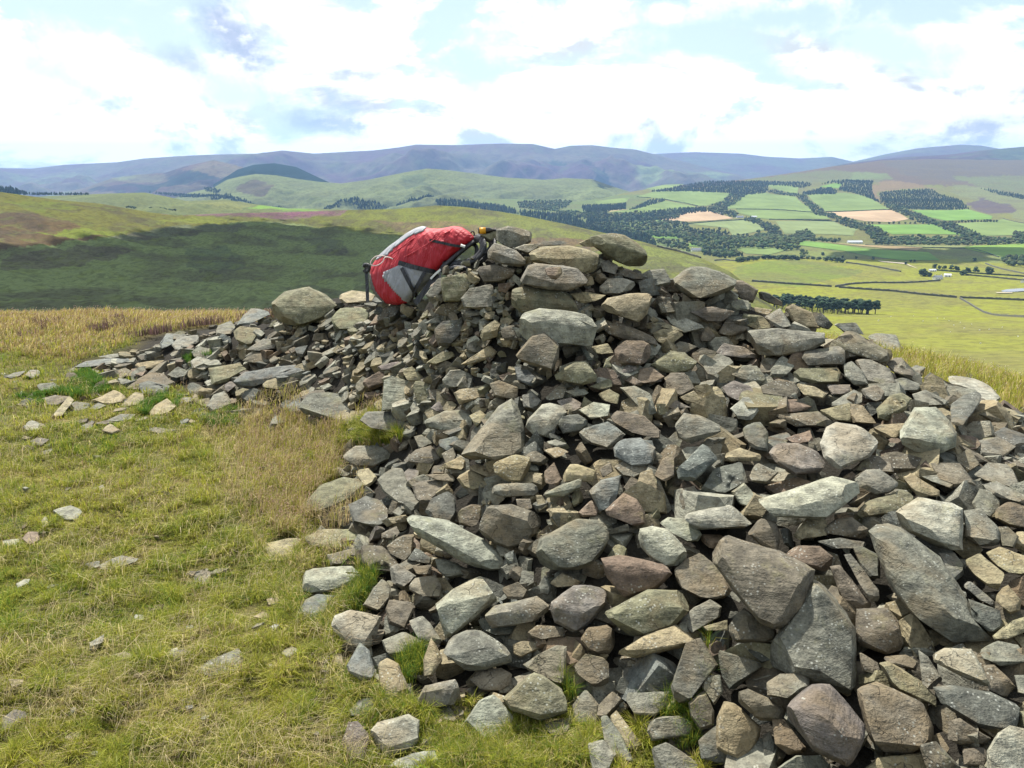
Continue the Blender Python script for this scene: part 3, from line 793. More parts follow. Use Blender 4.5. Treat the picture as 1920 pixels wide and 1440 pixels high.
g 1150,620 1200,540 1260,520 1300,570 1290,630 1210,640
d 1045,490 1080,465 1170,510 1160,540 1080,545
g 940,430 1000,380 1060,400 1040,440 980,450
g 580,690 680,650 760,650 740,680 620,700
t 1470,470 1540,445 1650,450 1670,490 1560,510 1480,500
l 1380,520 1430,500 1490,520 1440,545
p 1240,500 1300,460 1330,490 1280,530
g 30,440 80,415 145,405 120,430 60,450
g 140,430 170,400 220,400 230,430 180,450
"""
# stones sunk in the turf: flat faces just showing
SUNK = """
* 0 560 3.0
t 560,740 620,700 680,740 640,765
g 430,740 480,700 530,715 500,750
p 170,800 210,780 280,790 230,830 180,825
l 285,1190 390,1160 470,1190 430,1250 350,1240 | | | | pale flat stone set in the turf near the round brown cobble
l 215,1270 250,1220 290,1260 240,1290
g 230,860 300,840 300,870 250,880
t 1460,1370 1560,1335 1700,1350 1690,1400 1600,1500 1520,1470 | | | | broad tan stone sunk in grass by the edge of the heap
g 800,740 870,720 1000,740 900,765
g 130,720 170,680 230,700 220,740 150,750
l 0,1360 110,1350 110,1390 30,1390
g 510,1070 580,1045 590,1065 530,1085
* 0 960 3.0
g 520,320 600,270 700,240 780,260 740,290 600,330 | | | | flat blue-grey stone flush with the turf, ringed by dry stalks
g 1070,410 1100,330 1160,310 1240,350 1230,400 1150,430 | | | | squarish grey stone poking out of brown grass
g 1090,900 1180,830 1340,765 1415,880 1300,900 1170,930 | | | | large grey flat stone in the lower turf with a sharp right corner
p 880,850 930,790 1050,770 1060,790 960,850
g 635,800 700,785 770,810 700,840
g 1570,790 1640,755 1690,775 1620,825
g 1490,870 1540,815 1560,880 1530,900
p 0,1170 90,1100 160,1130 140,1190 40,1260 -20,1270 | | | | purplish stone half covered by turf at the edge of the picture
t 330,1290 400,1240 470,1230 440,1280 380,1320
u 920,600 1000,600 990,640 950,635 | | | | thin slate under a tan pebble in the turf
t 945,580 985,580 980,600 950,600 | | lift=0.02 | | tan pebble sitting on a thin slate
t 1420,590 1480,560 1530,580 1500,610
g 370,790 430,760 480,775 440,800
t 1860,800 1920,790 1940,870 1880,860
g 1415,700 1450,670 1470,700 1440,720
r 120,150 160,108 215,110 225,160 170,195 | | lift=0.03 th=0.8 | round brown cobble sitting on the turf
"""
SUNK = SUNK.replace(' | | | | ', ' | | | ').replace('lift=0.02 | | ', 'lift=0.02 | ')
TONES = {'g': (.215, .21, .185), 'd': (.125, .130, .122), 'l': (.33, .325, .285), 'b': (.175, .145, .112), 't': (.34, .275, .17),
         'r': (.215, .145, .112), 'o': (.215, .205, .125), 'p': (.19, .16, .16), 'u': (.165, .185, .195)}
TWORD = {'g': 'grey', 'd': 'dark grey', 'l': 'pale grey', 'b': 'brown', 't': 'tan', 'r': 'reddish brown', 'o': 'olive grey', 'p': 'purplish grey', 'u': 'blue-grey'}
def parse_stones(txt):
    out = []; ox = oy = 0; sc = 1
    for ln in txt.strip().splitlines():
        ln = ln.strip()
        if not ln: continue
        if ln[0] == '*':
            ox, oy, sc = (float(v) for v in ln[1:].split()); continue
        f = [q.strip() for q in ln.split('|')] + ['', '', '']
        tone, pts = f[0].split(' ', 1)
        ridge = conv(f[1], ox, oy, sc) if f[1] else []
        opt = dict((kv.split('=')[0], float(kv.split('=')[1])) for kv in f[2].split()) if f[2] else {}
        out.append(dict(tone=tone, out=conv(pts, ox, oy, sc), ridge=ridge, opt=opt, label=f[3]))
    return out
# ------------------------------------------------------------------ stone material (colour from 'tone', grain, lichen, stains, joints)
def stone_material():
    m, N, b = new_mat('weathered greywacke')
    g = N.node('ShaderNodeNewGeometry')
    oi = N.node('ShaderNodeObjectInfo')
    pos = g.outputs['Position']
    off = N.node('ShaderNodeCombineXYZ')
    N.l.new(N.math('MULTIPLY', oi.outputs['Random'], 37.0), off.inputs[0]); N.l.new(N.math('MULTIPLY', oi.outputs['Random'], 11.0), off.inputs[1])
    v = N.vmath('ADD', pos, off.outputs[0])
    tone = N.node('ShaderNodeAttribute', attribute_name='tone').outputs['Color']
    big = N.noise(v, 5.0, 4, 0.6); mid = N.noise(v, 22.0, 5, 0.65); fine = N.noise(v, 150.0, 3, 0.7)
    c = N.mix(N.ramp(mid, 0.32, 0.68), N.vmath('SCALE', tone, 0.60), N.vmath('SCALE', tone, 1.38))
    c = N.mix(N.ramp(big, 0.46, 0.66, 0.0, 0.6), c, N.mix(0.55, tone, (0.22, 0.155, 0.075)))
    c = N.mix(N.ramp(N.noise(N.vmath('ADD', v, (5, 5, 5)), 7.0, 5, 0.7), 0.56, 0.68, 0.0, 0.45), c, N.mix(0.4, tone, (0.20, 0.19, 0.06)))
    c = N.mix(N.ramp(fine, 0.35, 0.7, 0.0, 0.5), c, N.vmath('SCALE', c, 1.45))
    c = N.mix(N.ramp(fine, 0.42, 0.28, 0.0, 0.55), c, N.vmath('SCALE', c, 0.5))
    # lichen: small pale rosettes, in colonies
    lv = N.voronoi(v, 75.0)
    lm = N.math('MULTIPLY', N.ramp(lv, 0.30, 0.16), N.ramp(N.noise(v, 9.0, 3), 0.50, 0.62))
    lu = N.vmath('DOT_PRODUCT', g.outputs['Normal'], (0, 0, 1), out=1)
    lm = N.math('MULTIPLY', lm, N.ramp(lu, -0.2, 0.4))
    c = N.mix(N.math('MULTIPLY', lm, 0.5), c, (0.47, 0.48, 0.42))
    blk = N.math('MULTIPLY', N.ramp(N.noise(v, 55.0, 2), 0.62, 0.70), 0.5)
    c = N.mix(blk, c, (0.05, 0.05, 0.045))
    # hairline cracks
    wv = N.vmath('ADD', v, N.vmath('SCALE', N.noise(v, 12.0, 3, 0.6, out='Color'), 0.10))
    cr = N.ramp(N.voronoi(wv, 7.0, 'DISTANCE_TO_EDGE'), 0.012, 0.002)
    cr = N.math('MULTIPLY', cr, N.ramp(big, 0.54, 0.62))
    c = N.mix(N.math('MULTIPLY', cr, 0.4), c, (0.05, 0.045, 0.035))
    N.l.new(c, b.inputs['Base Color'])
    b.inputs['Roughness'].default_value = 0.86
    b.inputs['Specular IOR Level'].default_value = 0.28
    # relief: bedding planes + chips + grit
    bed = N.noise(N.mapping(v, scale=(3, 3, 26), rot=(0.5, 0.3, 0)), 1.6, 4, 0.6)
    h = N.math('ADD', N.math('MULTIPLY', bed, 0.5), N.math('ADD', N.math('MULTIPLY', mid, 0.6), N.math('MULTIPLY', fine, 0.14)))
    h = N.math('SUBTRACT', h, N.math('MULTIPLY', cr, 0.3))
    bn = N.node('ShaderNodeBump'); bn.inputs['Strength'].default_value = 0.85; bn.inputs['Distance'].default_value = 0.026
    N.l.new(h, bn.inputs['Height']); N.l.new(bn.outputs[0], b.inputs['Normal'])
    return m
STONE = stone_material()

def hull_mesh(pts, size, rough=0.03, cell=7.0, smooth=1, seed=0.0, sharp=32, chips=True):
    """convex hull of pts (metres) -> broken, slightly rounded, uneven stone surface"""
    bm = bmesh.new()
    vs = [bm.verts.new(p) for p in pts]
    bmesh.ops.convex_hull(bm, input=vs)
    loose = [v for v in bm.verts if not v.link_faces]
    if loose: bmesh.ops.delete(bm, geom=loose, context='VERTS')
    bmesh.ops.remove_doubles(bm, verts=bm.verts, dist=size * 0.02)
    if chips:      # knock a few corners and edges off with planes
        for k in range(7):
            d = Vector(RNG.normal(size=3)); d.normalize()
            far = max(v.co.dot(d) for v in bm.verts); near = min(v.co.dot(d) for v in bm.verts)
            cut = far - (far - near) * RNG.uniform(0.02, 0.12)
            r = bmesh.ops.bisect_plane(bm, geom=bm.verts[:] + bm.edges[:] + bm.faces[:], plane_co=d * cut, plane_no=d, clear_outer=True)
            e = [x for x in r['geom_cut'] if isinstance(x, bmesh.types.BMEdge)]
            if e:
                try: bmesh.ops.contextual_create(bm, geom=e)
                except Exception: pass
    bmesh.ops.triangulate(bm, faces=bm.faces[:])
    for it in range(4):
        lim = size / cell
        es = [e for e in bm.edges if e.calc_length() > lim * 1.4]
        if not es or len(bm.faces) > 900: break
        bmesh.ops.subdivide_edges(bm, edges=es, cuts=1, use_grid_fill=False)
        bmesh.ops.triangulate(bm, faces=[f for f in bm.faces if len(f.verts) > 3])
    bm.normal_update()
    for _ in range(smooth):
        bmesh.ops.smooth_vert(bm, verts=bm.verts, factor=0.16, use_axis_x=True, use_axis_y=True, use_axis_z=True)
    bm.normal_update()
    s3 = Vector((seed * 13.7, seed * 5.1, seed * 2.9)); sc = 1.0 / size
    for v in bm.verts:
        q = v.co * sc
        n = mnoise.noise(q * 2.2 + s3) * 1.3 + mnoise.noise(q * 5.5 + s3) * 0.8 + mnoise.noise(q * 12 + s3) * 0.4
        st = math.floor(mnoise.noise(q * 1.6 - s3) * 4.0) * 0.25           # stepped breaks
        v.co += v.normal * size * rough * (n + st)
    bmesh.ops.recalc_face_normals(bm, faces=bm.faces)
    bm.normal_update()
    ang = math.radians(sharp)
    for f in bm.faces: f.smooth = True
    for e in bm.edges:
        if len(e.link_faces) == 2 and e.calc_face_angle(0) > ang: e.smooth = False
    return bm

def stone_points(st, seed):
    out = np.array(st['out']); opt = st['opt']
    rs = np.random.default_rng(seed)
    x0, y0 = out.min(0); x1, y1 = out.max(0); w, h = x1 - x0, y1 - y0
    c = out.mean(0)
    dc = float(near_depth(c[0], min(c[1] + 0.15 * h, 1435))[0])
    ms = dc / F                                  # metres per pixel there
    mn = min(w, h)
    th = opt.get('th', 0.42) * (mn * w * h) ** (1 / 3.0) * ms
    k = opt.get('k', 0.62); lift = opt.get('lift', 0.0) + 0.012 + 0.10 * th
    rg0 = bool(st['ridge'])
    da = float(near_depth(c[0], y0 + 0.1 * h)[0]); db = float(near_depth(c[0], min(y1, 1435))[0])
    g = np.clip((da - db) / max(h, 1), 0, 4.5 * ms)          # depth gained per pixel upward
    dep = lambda p: dc - lift + k * g * (c[1] - p[1])
    pts = []; tx0, ty0 = rs.uniform(-0.45, 0.25), rs.uniform(0.0, 0.75); sh = rs.uniform(0.80, 0.93)
    if rg0: tx0 = ty0 = 0.0; sh = 0.88
    for p in out:
        d = dep(p)
        pts.append(at(p[0], p[1], d))
        f = tx0 * (p[0] - c[0]) / w + ty0 * (p[1] - c[1]) / h
        q = c + (p - c) * sh; pts.append(at(q[0], q[1], dep(q) - th * (0.30 + f)))
        q = c + (p - c) * rs.uniform(0.80, 0.97); pts.append(at(q[0], q[1], dep(q) + th * rs.uniform(0.55, 0.7)))
    rg = st['ridge']
    if not rg and rs.uniform() < 0.38:
        a = rs.uniform(-0.12, 0.16)
        rg = [(c[0] - 0.3 * w, c[1] + (0.16 + a) * h), (c[0] + 0.3 * w, c[1] + (0.18 - a) * h)]
        if rs.uniform() < 0.4: rg = [(c[0] + rs.uniform(-.25, .25) * w, c[1] + rs.uniform(-0.1, 0.25) * h)] + rg[:1]
    for p in rg:
        pts.append(at(p[0], p[1], dep(p) - th * rs.uniform(0.50, 0.66)))
    return [Vector(p) for p in pts], max(w, h) * ms, dc

def mute(t):
    t = np.array(t); return (t * 0.68 + 0.32 * t.mean() * np.array([1.04, 1.0, 0.80])) * 0.66 * np.array([1.0, 1.01, 0.92])
ALL = parse_stones(STONES); SUNKEN = parse_stones(SUNK)
for s in SUNKEN: s['sunk'] = True
def parea(p): return abs(sum(p[i][0] * p[(i + 1) % len(p)][1] - p[(i + 1) % len(p)][0] * p[i][1] for i in range(len(p)))) / 2
for i, s in enumerate(ALL + SUNKEN):
    s['area'] = parea(s['out']); s['seed'] = i
    if s['label']: s['area'] += 50000
ranked = sorted(ALL + SUNKEN, key=lambda s: -s['area'])
KEEP = set(id(s) for s in ranked[:296])
SINGLE = []                    # (object, record) of every stone of its own
extraV, extraF, extraC = [], [], []; nv = 0
for s in ALL + SUNKEN:
    sd = s['seed']; rs = np.random.default_rng(900 + sd)
    if s.get('sunk'):
        s['opt'].setdefault('k', 0.95); s['opt'].setdefault('th', 0.35); s['opt'].setdefault('lift', -0.022)
    pts, size, dc = stone_points(s, sd)
    own = id(s) in KEEP
    pxs = size / dc * F
    bm = hull_mesh(pts, size, rough=0.011, cell=10.0 if pxs > 90 else (7.0 if pxs > 45 else 5.0), smooth=2 if s['opt'].get('th', 0) >= 0.6 else 0, seed=sd)
    tone = mute(TONES[s['tone']]) * rs.uniform(0.85, 1.15) * (1 + rs.normal(0, 0.015, 3))
    if own:
        cen = sum((v.co for v in bm.verts), Vector()) / len(bm.verts)
        low = min(v.co.z for v in bm.verts); base = Vector((cen.x, cen.y, low))
        bmesh.ops.translate(bm, verts=bm.verts, vec=-base)
        me = bpy.data.meshes.new('stone'); bm.to_mesh(me)
        a = me.color_attributes.new('tone', 'FLOAT_COLOR', 'POINT')
        a.data.foreach_set('color', np.tile(np.append(tone, 1.0), len(me.vertices)).astype(np.float32))
        big = max(x for x, y in s['out']) - min(x for x, y in s['out']) > 130 or s['area'] > 9000 and s['area'] < 50000
        o = link('boulder' if 'boulder' in s['label'] else 'stone', me, STONE); o.location = base
        s['obj'] = o; SINGLE.append(s)
    else:
        bm.verts.index_update()
        extraV.append(np.array([v.co[:] for v in bm.verts])); extraF.append(np.array([[v.index for v in f.verts] for f in bm.faces]) + nv)
        extraC.append(np.tile(tone, (len(bm.verts), 1))); nv += len(bm.verts)
    bm.free()

# labels: hand-written ones are the landmarks; the others are told apart by colour, size, shape and the landmark beside them
DIRS = [(0, 'just right of'), (45, 'below and right of'), (90, 'just below'), (135, 'below and left of'), (180, 'just left of'), (-135, 'above and left of'), (-90, 'just above'), (-45, 'above and right of')]
SHORT = {'long smooth grey slab': 'the long smooth tilted slab', 'big brown-grey boulder': 'the jutting brown boulder', 'big rough grey boulder': 'the big rough boulder', 'large speckled purplish': 'the speckled purplish boulder',
 'large pale rough block': 'the pale rough block', 'angular stone with a bright': 'the cracked bright-topped stone', 'large olive wedge': 'the olive wedge', 'flat tan slab with': 'the broken flat tan slab',
 'rounded tan boulder': 'the ribbed tan boulder', 'big round brown': 'the round boulder with lichen disc', 'pale flat-topped slab': 'the pale flat-topped slab', 'broad dark green-grey': 'the broad dark green slab',
 'pale pointed block': 'the pale pointed corner block', 'low tan boulder': 'the low tan boulder', 'pinkish brown block': 'the dark-spotted pinkish block', 'long pale yellow-grey': 'the slanting yellow-grey slab',
 'dark brown-grey wedge': 'the dark brown wedge', 'big rounded grey': 'the big rounded grey boulder', 'flat-topped pale block': 'the flat-topped edge block', 'flat grey slab lying': 'the flat slab in the turf',
 'squared block': 'the squared mossy block', 'small orange-brown': 'the orange-brown cube', 'reddish brown block with': 'the chipped reddish block', 'wide grey block': 'the wide smooth grey block', 'thin tan sliver': 'the tan sliver on edge',
 'small pointed blue-grey': 'the pointed blue-grey stone', 'yellowish stone': 'the spined yellowish stone', 'pale cracked block': 'the pitted pale block', 'large smooth green-grey': 'the green-grey wedge', 'speckled pale slab': 'the speckled pale slab',
 'large triangular': 'the triangular boulder', 'pinkish brown rounded': 'the pinkish stone under the rucksack', 'smooth domed': 'the domed olive stone', 'upright-edged': 'the upright-edged pale slab', 'broad low slab': 'the half-buried low slab',
 'banded olive': 'the banded olive slab', 'bright orange-tan': 'the orange-tan faceted stone', 'reddish brown block below': 'the red-brown block', 'bulky dark': 'the bulky dark boulder', 'long light grey': 'the long light grey boulder',
 'dark brown slanting': 'the slanting skyline slab', 'pale slab on': 'the far-flank pale slab', 'dark slab standing': 'the slab standing on end', 'large pale smooth': 'the overhanging pale boulder', 'flat tan stone': 'the bridging tan stone',
 'large two-faced': 'the two-faced boulder', 'oblong dark': 'the oblong dark block', 'broad pale slab': 'the broad broken-edged slab', 'great olive': 'the perched olive boulder', 'long tan boulder': 'the long tan crest boulder',
 'pale grey oval': 'the pale oval boulder', 'pointed grey stone beside': 'the pointed stone by the straps', 'rough grey rock': 'the rough rock by the bottle', 'big yellowish tan': 'the pyramid-fronted tan block', 'broad olive boulder': 'the broad olive boulder',
 'very large pale': 'the very large pale boulder', 'brown cube': 'the leaning brown cube', 'rounded pinkish block': 'the pale-veined block', 'big pale sloping': 'the white-streaked slab', 'layered dark slate': 'the layered slate',
 'large smooth dome': 'the smooth dome-shaped stone', 'grey cracked': 'the cracked grey boulder', 'big olive boulder': 'the lone olive boulder', 'dark pointed stone at': 'the dark far-end stone', 'thin flat blue-grey': 'the thin flat slab by the grass',
 'broad low brown': 'the broad brown boulder', 'long splintered': 'the splintered long slab', 'smooth tan oblong': 'the smooth tan oblong', 'tan-topped peaked': 'the lone peaked tan stone', 'round brown cobble': 'the round brown cobble',
 'large grey flat stone': 'the large sunk flat stone', 'flat blue-grey stone flush': 'the flush blue-grey stone', 'squarish grey': 'the squarish poking stone', 'purplish stone half': 'the half-covered purplish stone', 'tan pebble': 'the tan pebble',
 'pale flat stone set': 'the pale flat turf stone', 'broad tan stone sunk': 'the broad sunk tan stone'}
marks = []
for s in SINGLE:
    s['c'] = np.array(s['out']).mean(0)
    if s['label']:
        nm = [v for k, v in SHORT.items() if s['label'].startswith(k)]
        if nm: marks.append((s['c'], nm[0]))
def shape_word(p):
    q = np.array(p) - np.mean(p, 0); w_, v_ = np.linalg.eigh(q.T @ q); ratio = math.sqrt(w_[1] / max(w_[0], 1e-6))
    a = math.degrees(math.atan2(-v_[1, 1], v_[0, 1])) % 180
    if len(p) <= 3: return 'three-sided'
    if ratio > 1.75:
        if a < 20 or a > 160: return 'long flat'
        if 65 < a < 115: return 'tall narrow'
        return 'elongated'
    if ratio > 1.3:
        return 'wide' if (a < 35 or a > 145) else ('upright' if 55 < a < 125 else 'slanting')
    return 'compact'
used = set(s['label'] for s in SINGLE if s['label'])
for s in sorted(SINGLE, key=lambda s: -s['area']):
    o = s['obj']
    if not s['label']:
        a = s['area']; sw = 'big' if a > 4200 else ('medium' if a > 1700 else 'small')
        base = f"{sw} {shape_word(s['out'])} {TWORD[s['tone']]} stone"
        near = sorted(marks, key=lambda mk: np.linalg.norm(mk[0] - s['c']))[:7]
        cands = []
        for i, (mc, nm) in enumerate(near):
            d = s['c'] - mc; ang = math.degrees(math.atan2(d[1], d[0]))
            dw = min(DIRS, key=lambda q: abs((ang - q[0] + 180) % 360 - 180))[1]
            if np.linalg.norm(d) > 110: dw = dw.replace('just ', 'further ') if 'just' in dw else 'further ' + dw
            cands.append(f'{base} {dw} {nm}')
        if s.get('sunk'): cands = [c.replace(' stone ', ' stone sunk in turf ') for c in cands]
        cands = [c for c in cands if len(c.split()) <= 16]
        lab = next((c for c in cands if c not in used), cands[0] + ', partly covered')
        used.add(lab); s['label'] = lab
    tag(o, s['label'], 'stone', 'loose stones of the cairn' if not s.get('sunk') else 'stones sunk in the turf')

# ------------------------------------------------------------------ countless smaller rubble: one mass
PILE = P("130,690 300,640 330,620 400,605 440,590 520,560 640,562 700,566 800,525 900,465 1000,452 1110,450 1215,470 1290,500 1390,535 1500,575 1600,615 1660,640 1700,690 1780,705 1850,725 1930,770 1990,800 1990,1460 1300,1460 1240,1400 1200,1350 1100,1330 1080,1290 900,1340 860,1340 800,1410 640,1440 640,1300 620,1190 580,1140 570,1080 600,1010 600,960 630,880 650,830 560,800 440,770 370,765 300,775 200,770 80,780 0,770 0,750 60,735 130,720")
def proto(seed, flat):
    rs = np.random.default_rng(seed)
    n = rs.integers(4, 7)                          # a broken slab: a polygon with slanting sides, top and bottom not quite parallel
    an = np.sort(rs.uniform(0, 6.28) + np.arange(n) * 6.28 / n + rs.uniform(-0.45, 0.45, n)); rr = rs.uniform(0.75, 1.1, n)
    ax_ = np.array([1.0, rs.uniform(0.42, 0.9)])
    top = np.stack([np.cos(an) * rr * ax_[0], np.sin(an) * rr * ax_[1]], 1)
    bot = top * rs.uniform(0.72, 1.12, (n, 1)) + rs.uniform(-0.12, 0.12, 2)
    z1 = flat * (1 + (top @ rs.uniform(-0.5, 0.5, 2))); z0 = -flat * (1 + (bot @ rs.uniform(-0.35, 0.35, 2)))
    p = np.concatenate([np.c_[top, z1], np.c_[bot, z0]]) * 0.62
    bm = hull_mesh([Vector(q) for q in p], 1.2, rough=0.012, cell=3.2, smooth=0, seed=seed, chips=True)
    bm.verts.index_update()
    V = np.array([v.co[:] for v in bm.verts]); Fc = np.array([[v.index for v in f.verts] for f in bm.faces])
    bm.free(); return V, Fc
PROT = [proto(300 + i, [0.15, 0.24, 0.34, 0.5][i % 4]) for i in range(64)]
def rot_from(n, yaw, tilt):
    n = n / np.linalg.norm(n); n = 0.42 * n + np.array([0, 0, 0.58]); n /= np.linalg.norm(n); t = np.cross(n, [0.3, 1, 0.2]); t /= np.linalg.norm(t); b = np.cross(n, t)
    R = np.stack([t, b, n], 1)
    cy, sy = math.cos(yaw), math.sin(yaw)
    Z = np.array([[cy, -sy, 0], [sy, cy, 0], [0, 0, 1]])
    a, bb = tilt; X = np.array([[1, 0, 0], [0, math.cos(a), -math.sin(a)], [0, math.sin(a), math.cos(a)]]); Y = np.array([[math.cos(bb), 0, math.sin(bb)], [0, 1, 0], [-math.sin(bb), 0, math.cos(bb)]])
    return R @ Z @ X @ Y
def normal_at(x, y):
    e = 0.08
    return np.array([-(H(x + e, y) - H(x - e, y)) / (2 * e), -(H(x, y + e) - H(x, y - e)) / (2 * e), 1.0])
keys = list(TONES)
VV, FF, CC = list(extraV), list(extraF), list(extraC)
def drop(x, y, z, size, tonep=None, tilt=0.55):
    global nv
    V, Fc = PROT[RNG.integers(len(PROT))]
    R = rot_from(normal_at(x, y), RNG.uniform(0, 6.28), RNG.normal(0, tilt, 2))
    q = (V * size) @ R.T + np.array([x, y, z])
    t = mute(TONES[RNG.choice(keys, p=tonep or [.24, .12, .16, .16, .16, .06, .07, .01, .02])]) * 0.92 * RNG.uniform(0.8, 1.2)
    VV.append(q); FF.append(Fc + nv); CC.append(np.tile(t, (len(V), 1))); nv += len(V)
def zone_px(px, py):
    """typical rubble size in photo pixels"""
    a = np.clip((px - 900) / 500, 0, 1); b_ = np.clip((py - 620) / 450, 0, 1)
    return 20 + 29 * a + 36 * b_
n_try = 6200
px = RNG.uniform(-20, 1990, n_try * 3); py = RNG.uniform(440, 1460, n_try * 3)
ok = inpoly(px, py, PILE); px, py = px[ok], py[ok]
dens = (34.0 / zone_px(px, py)) ** 2; ok = RNG.uniform(size=len(px)) < dens / dens.max(); px, py = px[ok], py[ok]
dd = fhit(px, py); ok = ~np.isnan(dd); px, py, dd = px[ok], py[ok], dd[ok]
pts = at(px, py, dd)
szs = zone_px(px, py) * dd / F * np.clip(RNG.lognormal(0, 0.40, len(px)), 0.4, 1.55) * np.where(py < 560, 0.75, 1.0)
for i in range(len(px)):
    left = px[i] < 820 and py[i] < 800
    drop(pts[i, 0], pts[i, 1], pts[i, 2] + szs[i] * RNG.uniform(-0.55, 0.0) - 0.12 * szs[i] * np.clip((py[i] - 700) / 300, 0, 1), szs[i] * (1.08 if left else 1), [.25, .08, .25, .10, .20, .04, .04, .02, .02] if left else None, 0.24 if left else 0.6)
for i in range(170):
    u, w = RNG.uniform(1740, 1985), RNG.uniform(715, 880); d = fhit(u, w)[0]
    if np.isnan(d) or d > 5: continue
    p = at(u, w, d); drop(p[0], p[1], p[2] - 0.02, RNG.uniform(34, 75) * d / F, tilt=0.4)
for i in range(34):              # stones the rucksack rests on
    u = RNG.uniform(716, 850); w = RNG.uniform(568 - (u - 716) * 0.16, 604); d = 5.14 - (u - 690) / 220.0 * 0.80 + RNG.uniform(0.02, 0.16)
    p = at(u, w, d); drop(p[0], p[1], p[2] - 0.02, RNG.uniform(0.09, 0.15), [.30, .30, .05, .20, .05, .03, .05, .01, .01], 0.35)
# the rest of the pile, out of sight over the crest and beyond the right edge
for i in range(700):
    x, y = RNG.uniform(-1.8, 5.5), RNG.uniform(2.2, 7.5)
    if _look(_TP, x, y) < 0.5: continue
    u, w, d = project([x, y, float(H(x, y))])
    if -20 < u < 1990 and 400 < w < 1470 and abs(np.nan_to_num(fhit(u, w)[0]) - d) < 0.25: continue
    drop(x, y, float(H(x, y)) - 0.07, RNG.uniform(0.08, 0.19), tilt=0.3)
# strays along the fringe on the left and at the toe
for _ in range(330):
    u, w = RNG.uniform(0, 640), RNG.uniform(690, 800)
    t_ = RNG.uniform()
    if t_ < 0.3: u, w = RNG.uniform(590, 1250), RNG.uniform(1100, 1440)
    elif t_ < 0.5: u, w = RNG.uniform(0, 600), RNG.uniform(800, 1440)
    if inpoly([u], [w], PILE)[0] and w < 900: continue
    if t_ < 0.3 and not (inpoly([u + 60], [w - 40], PILE)[0]): continue
    d = fhit(u, w)[0]
    if np.isnan(d): continue
    p = at(u, w, d); s_ = RNG.uniform(10, 30) * d / F
    drop(p[0], p[1], p[2] - s_ * 0.15 + (0.012 if 0.3 <= t_ < 0.5 else 0), s_, tilt=0.2)
me = mesh_np('rubble', np.concatenate(VV), np.concatenate(FF), np.concatenate(CC))
e_ = np.array([0]);
me.set_sharp_from_angle(angle=math.radians(34))
rub = link('rubble', me, STONE); tag(rub, 'countless smaller stones filling the cairn between its larger ones', kind='stuff', group='loose stones of the cairn')
print('rubble tris', len(me.polygons), 'pieces', len(VV), 'singles', len(SINGLE))
# ------------------------------------------------------------------ distant land: each hill a surface at its own distance
def land_material(name, patch, heather=(0.10, 0.062, 0.075), amt=0.5, pscale=0.004, gully=0.0, fine=1.0, stretch=(1, 1, 1)):
    m, N, b = new_mat(name)
    pos = N.node('ShaderNodeNewGeometry').outputs['Position']
    tone = N.node('ShaderNodeAttribute', attribute_name='tone').outputs['Color']
    v = N.mapping(pos, scale=stretch)
    n1 = N.noise(v, pscale, 6, 0.62, dist=0.4); n2 = N.noise(v, pscale * 5.3, 5, 0.65); n3 = N.noise(pos, pscale * 40, 4, 0.7)
    c = N.mix(N.math('MULTIPLY', N.ramp(n1, 0.44, 0.60), amt), tone, heather)
    c = N.mix(N.math('MULTIPLY', N.ramp(n2, 0.50, 0.64), amt * 0.7), c, patch)
    c = N.mix(N.math('MULTIPLY', N.ramp(n3, 0.35, 0.7), 0.35 * fine), c, N.vmath('SCALE', c, 0.55))
    n4 = N.noise(v, pscale * 14, 5, 0.72, dist=0.6)
    c = N.mix(N.ramp(n4, 0.46, 0.60, 0.0, 0.55 * fine), c, N.mix(0.5, N.vmath('SCALE', c, 0.5), N.vmath('SCALE', heather, 0.7)))
    c = N.mix(N.ramp(n4, 0.42, 0.30, 0.0, 0.35 * fine), c, N.vmath('SCALE', c, 1.5))
    N.l.new(c, b.inputs['Base Color'])
    b.inputs['Roughness'].default_value = 1.0; b.inputs['Specular IOR Level'].default_value = 0.0
    bn = N.node('ShaderNodeBump'); bn.inputs['Strength'].default_value = 0.35; bn.inputs['Distance'].default_value = 0.006 / pscale * 0.5
    N.l.new(n2, bn.inputs['Height']); N.l.new(bn.outputs[0], b.inputs['Normal'])
    return m
